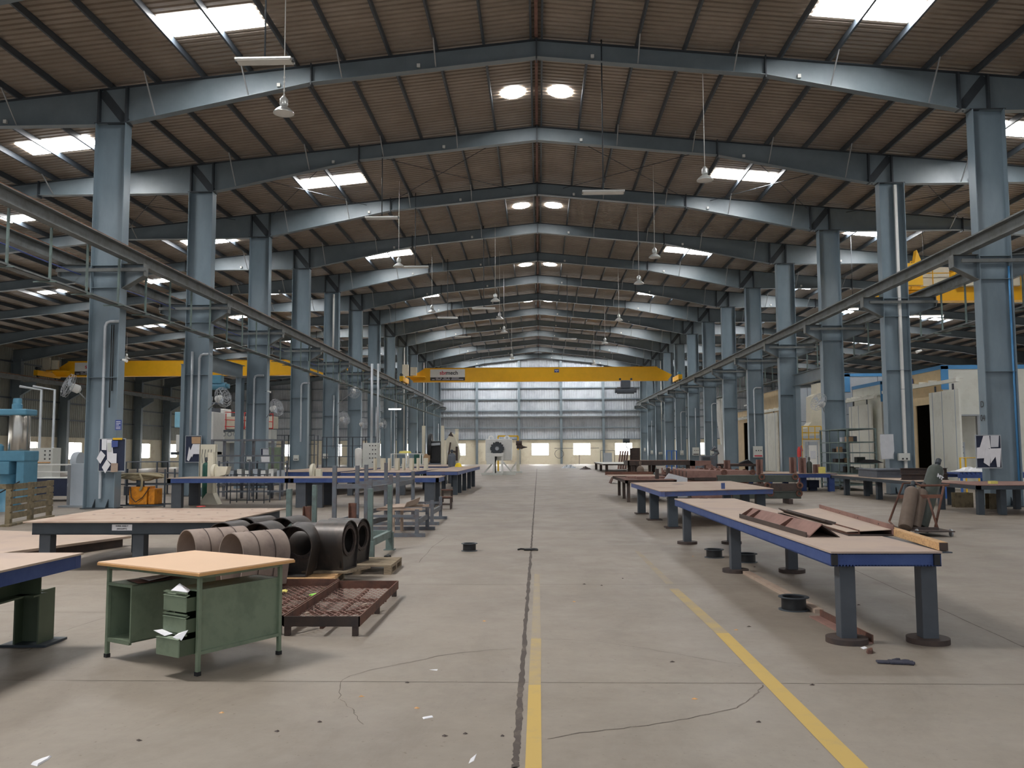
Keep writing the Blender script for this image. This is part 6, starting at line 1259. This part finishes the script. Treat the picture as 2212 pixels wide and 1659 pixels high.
# ================================================================ PAINT AND BLASTING BOOTHS
def booth(label, x0, x1, y0, y1, zt, front, side, door=None, trims=True, panels=0, opening=None, leaf=None, rail=None):
    t = thing('process_booth', label, 'booth', (x0, y0, 0), group='white process booths'); W_, L_ = x1-x0, y1-y0
    m = MB(); m.box(.04, W_, 0, .05, 0, zt); f_ = m.build('front_wall', front, t)
    for k in range(1, panels):
        m = MB(); m.box(W_*k/panels-.012, W_*k/panels+.012, -.01, 0, 0, zt); m.build('panel_joint', 'cabinet_dark', f_)
    if panels:
        for z in (1.2, 2.4, 3.6): m = MB(); m.box(.04, W_, -.012, 0, z-.015, z+.015); m.build('panel_joint', 'cabinet_dark', f_)
    m = MB()
    if opening:
        a_, b_, zz = opening; a_ -= y0; b_ -= y0; m.box(0, .05, 0, a_, 0, zt); m.box(0, .05, b_, L_, 0, zt); m.box(0, .05, a_, b_, zz, zt)
    else: m.box(0, .05, 0, L_, 0, zt)
    m.build('side_wall', side, t); m = MB(); m.box(0, W_, 0, L_, zt-.04, zt+.02); m.build('roof_panel', front, t)
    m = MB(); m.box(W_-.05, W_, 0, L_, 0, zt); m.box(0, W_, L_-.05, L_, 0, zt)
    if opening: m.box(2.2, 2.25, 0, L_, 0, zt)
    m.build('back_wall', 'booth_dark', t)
    if trims:
        for (a, b, c_, d_, e, f) in ((-.02, W_, -.03, .0, zt-.14, zt+.03), (-.03, 0, -.02, L_, zt-.14, zt+.03), (-.03, .28, -.03, 0, zt-1.0, zt)): m = MB(); m.box(a, b, c_, d_, e, f); m.build('edge_trim', 'booth_blue', t)
    if rail:
        a_, b_, zr = rail; a_ -= y0; b_ -= y0
        m = MB(); m.box(-.36, -.22, a_, b_, zr, zr+.14); m.box(-.3, 0, a_+.1, a_+.2, zr+.14, zr+.2); m.build('door_rail', 'booth_white', t)
        for k in range(6): yy = max(0, a_)+(b_-max(0, a_))*(k+.5)/6; m = MB(); m.box(-.34, 0, yy-.05, yy+.05, zr+.14, zr+.24); m.build('rail_bracket', 'booth_white', t)
    if leaf:
        for (a_, b_, z0, z1) in leaf:
            a_ -= y0; b_ -= y0; m = MB(); m.box(-.33, -.25, a_, b_, z0, z1); l_ = m.build('door_leaf', 'booth_white', t)
            for f in (.12, .55, .88): m = MB(); m.box(-.345, -.33, a_+(b_-a_)*f-.015, a_+(b_-a_)*f+.015, z0, z1); m.build('seam', 'cabinet_grey', l_)
            for f in (.2, .8): m = MB(); m.box(-.31, -.27, a_+(b_-a_)*f-.05, a_+(b_-a_)*f+.05, z1, z1+.25); m.build('hanger', 'steel_dark', l_)
    return t
b = booth('nearest white booth with blue trim, dark doorway and a sliding white door leaf', 17.0, 24.5, 36.9, 42.6, 5.17, 'booth_white', 'booth_tan', opening=(37.45, 39.5, 3.75), leaf=[(34.8, 37.4, .15, 4.05)], rail=(34.9, 42.4, 4.35))
m = MB(); m.box(-.04, -.03, 2.7, 3.3, 4.6, 4.85); m.build('small_sign', 'sign_blue', b); m = MB(); m.box(-.05, -.02, .5, 2.7, 3.6, 3.95); m.build('header_beam', 'booth_tan', b)
booth('second white booth with sliding doors, left of the nearest booth', 17.0, 23.0, 43.4, 47.3, 5.03, 'booth_white', 'booth_white', leaf=[(43.9, 47.0, .15, 3.95)], rail=(43.4, 47.6, 4.2))
booth('tall grey-panelled booth wall rising behind the second white booth', 17.0, 26, 48.4, 52, 5.85, 'cabinet_grey', 'cabinet_grey', panels=5)
booth('farther booth with a grey panelled front and a tan hall-side face', 17.0, 23, 60, 68, 5.95, 'cabinet_grey', 'booth_tan', trims=False, panels=4, leaf=[(61, 66, .15, 4.3)], rail=(60, 67.5, 4.4))
booth('farthest booth with a black doorway between the right columns', 17.0, 22, 69.6, 74.5, 4.9, 'booth_white', 'booth_tan', trims=False, opening=(70.3, 72.4, 3.9), rail=(69.6, 74.5, 4.15))
# cream duct tower with yellow-railed platform
t = thing('duct_tower', 'cream duct tower with a yellow-railed platform, seen left of the third right column', 'machine', (0, 49.5, 0)); K = lambda px, py: D(px, py, 49.5)
P_ = [K(1742, 925), K(1753, 912), K(1753, 856), K(1764, 850), K(1764, 828), K(1795, 822), K(1795, 938), K(1742, 942)]
m = MB(); m.prism([(p.x, 0, p.z) for p in P_], (0, 1.0, 0)); m.build('duct', 'cream', t); a_, b_ = K(1722, 951), K(1762, 951)
m = MB(); m.box(a_.x, b_.x, -1.0, .0, a_.z-.08, a_.z); m.build('platform', 'white', t)
for z in (.0, .35, .7): m = MB(); m.bar((a_.x, -1, a_.z+.05+z), (b_.x, -1, a_.z+.05+z), .05, .05); m.bar((a_.x, -1, a_.z+.05+z), (a_.x, 0, a_.z+.05+z), .05, .05); m.build('hand_rail', 'yellow', t)
for k in range(4): x = a_.x+(b_.x-a_.x)*k/3; m = MB(); m.box(x-.02, x+.02, -1.02, -.98, a_.z, a_.z+.75); m.build('rail_post', 'yellow', t)
for x in (a_.x+.1, b_.x-.1): m = MB(); m.box(x-.05, x+.05, -.9, -.8, 0, a_.z); m.build('platform_leg', 'white', t)
for k in range(9): m = MB(); x = a_.x-.05; m.box(x-.03, x+.03, -1.05, -.75, .25+.25*k, .28+.25*k); m.build('ladder_rung', 'yellow', t)
m = MB(); m.tube([(a_.x-.05, -1.05, 0), (a_.x-.05, -1.05, a_.z)], .025, 6); m.tube([(a_.x-.05, -.75, 0), (a_.x-.05, -.75, a_.z)], .025, 6); m.build('ladder_rail', 'yellow', t)
p = plate_at(1750, 966, 1763, 1001, 46); t = thing('white_cabinet', 'tall narrow white cabinet below the yellow-railed platform', 'cabinet', (p[0], 46, 0)); m = MB(); m.box(-.2, .2, 0, .4, .3, 1.9); m.build('body', 'white', t); m = MB(); m.box(-.18, -.13, .05, .3, 0, .3); m.box(.13, .18, .05, .3, 0, .3); m.build('leg', 'white', t); m = MB(); m.box(-.14, .14, -.01, 0, 1.2, 1.6); m.build('paper_notice', 'paper_grey', t)
# white tapering pipes
for k, (pa, pb) in enumerate((((1548, 858), (1561, 962)), ((1560, 856), (1567, 955)))):
    a_, b_ = D(*pa, 72), D(*pb, 72); m = MB(); m.cyl(a_, b_, .26, .14, 16); tag(m.build('tapered_duct', 'white'), f'white tapering duct slanting down beside the fifth right column, {"left" if k == 0 else "right"} one', 'duct')
p = plate_at(1548, 964, 1563, 1001, 71.5); t = thing('white_cabinet', 'white cabinet under the tapering ducts', 'cabinet', (p[0], 71.5, 0)); m = MB(); m.box(-.3, .3, 0, .6, 0, 2.1); m.build('body', 'white', t); m = MB(); m.box(-.33, .33, -.03, .63, 2.08, 2.12); m.build('top', 'white', t)
# cutting arm machine, brown benches, blue frame
t = thing('articulated_arm', 'grey articulated arm machine in front of the white cabinet', 'machine', (0, 52, 0)); K = lambda px, py: D(px, py, 52)
m = MB(); m.tube([K(1530, 1003)-Vector((0, 52, 0)), K(1541, 985)-Vector((0, 52, 0)), K(1551, 978)-Vector((0, 52, 0)), K(1548, 973)-Vector((0, 52, 0)), K(1538, 972)-Vector((0, 52, 0)), K(1546, 966)-Vector((0, 52, 0))], .1, 8); m.build('arm', 'rack_grey', t)
a_ = K(1528, 1000); m = MB(); m.box(a_.x-.4, a_.x+.5, -.3, .5, 0, 1.35); m.build('frame_body', 'rack_grey', t, .03); m = MB(); m.box(a_.x-.32, a_.x+.1, -.32, -.3, .9, 1.25); m.build('dark_panel', 'steel_dark', t)
work_table('brown bench with dark legs between the sixth and fifth right columns', [(10.5, 51), (12.7, 51), (12.7, 53), (10.5, 53)], .85, .12, [(10.7, 51.2), (12.5, 51.2), (11.5, 52.8)], RB_, (.14, .14), box=True)
m = MB(); m.prism([(11.7, 51.4, .855), (12.6, 51.4, .855), (12.3, 51.4, 1.1), (12.0, 51.4, .98)], (0, .5, 0)); tag(m.build('black_cover', 'black'), 'black cover heaped on the brown bench', 'cover')
a_, b_ = D(1440, 973, 76), D(1461, 973, 76); t = thing('blue_rack_frame', 'small blue tubular rack beyond the long dark table', 'rack', (0, 76, 0))
for x in (a_.x, (a_.x+b_.x)/2, b_.x): m = MB(); m.box(x-.05, x+.05, -.05, .05, 0, a_.z); m.build('post', 'blue_frame', t)
for z in (a_.z, a_.z-1.0): m = MB(); m.box(a_.x, b_.x, -.04, .04, z-.06, z); m.build('rail', 'blue_frame', t)
a_, b_ = D(1297, 973, 108), D(1327, 973, 108); t = thing('pipe_barrier', 'thin grey pipe barrier before the far wall between two windows', 'barrier', (0, 108, 0)); m = MB(); m.tube([(a_.x, 0, 0), (a_.x, 0, a_.z), (b_.x, 0, a_.z), (b_.x, 0, 0)], .04, 6); m.build('tube', 'steel_dark', t); m = MB(); m.box(a_.x+.4, b_.x-.3, -.02, .02, .2, 1.4); m.build('mesh_panel', 'cabinet_grey', t)
a_ = D(1208, 983, 109); m = MB(); m.tube([(a_.x+.55*math.cos(k), 109, 1.3+.55*math.sin(k)) for k in [i*.4 for i in range(16)]], .03, 6, True); tag(m.build('wall_ring', 'steel_dark'), 'large thin ring hanging at the far wall by the third post', 'ring')
m = MB(); m.tube([(a_.x-.6, 108.9, 2.0), (a_.x+5, 108.9, 2.0)], .03, 6); m.tube([(a_.x+2.5, 108.9, 0), (a_.x+2.5, 108.9, 2.0)], .03, 6); tag(m.build('wall_pipe', 'steel_dark'), 'thin pipe rail along the far wall between the windows', 'pipe')
# yellow barrier near booth, control post
t = thing('safety_barrier', 'yellow safety barrier between the nearest booth and the first right column', 'barrier', (0, 33.6, 0)); K = lambda px, py: D(px, py, 33.6)
a_, b_ = K(2074, 989), K(2113, 989); m = MB(); m.tube([(a_.x, 0, 0), (a_.x, 0, a_.z), (b_.x, 0, a_.z), (b_.x, 0, 0)], .035, 8); m.tube([(a_.x+.2, 0, 0), (a_.x+.2, 0, a_.z)], .03, 8); m.build('tube_frame', 'yellow', t)
p = plate_at(2083, 962, 2100, 990, 36.0); t = thing('control_post', 'grey control box with dark buttons on the front of the nearest booth', 'control box', (p[0], 36.6, 0)); m = MB(); m.box(-.17, .17, 0, .25, 1.25, 1.95); m.build('box', 'cabinet_grey', t)
for (x, z) in ((-.07, 1.75), (.07, 1.75), (-.07, 1.5), (.07, 1.5)): m = MB(); m.cyl((x, -.02, z), (x, 0, z), .03, n=10); m.build('button', 'ink', t)
m = MB(); m.tube([(0, .12, 1.95), (0, .12, 3.0)], .04, 6); m.build('conduit', 'wood_edge', t)
t = thing('wall_canopy', 'small grey canopy with a post on the front of the nearest booth', 'canopy', (D(2095, 905, 36.2).x, 36.2, 0)); m = MB(); m.box(-.6, .9, -.2, .65, 3.02, 3.08); m.build('canopy', 'galv', t); m = MB(); m.box(.25, .4, -.1, .05, 0, 3.02); m.build('post', 'galv', t)
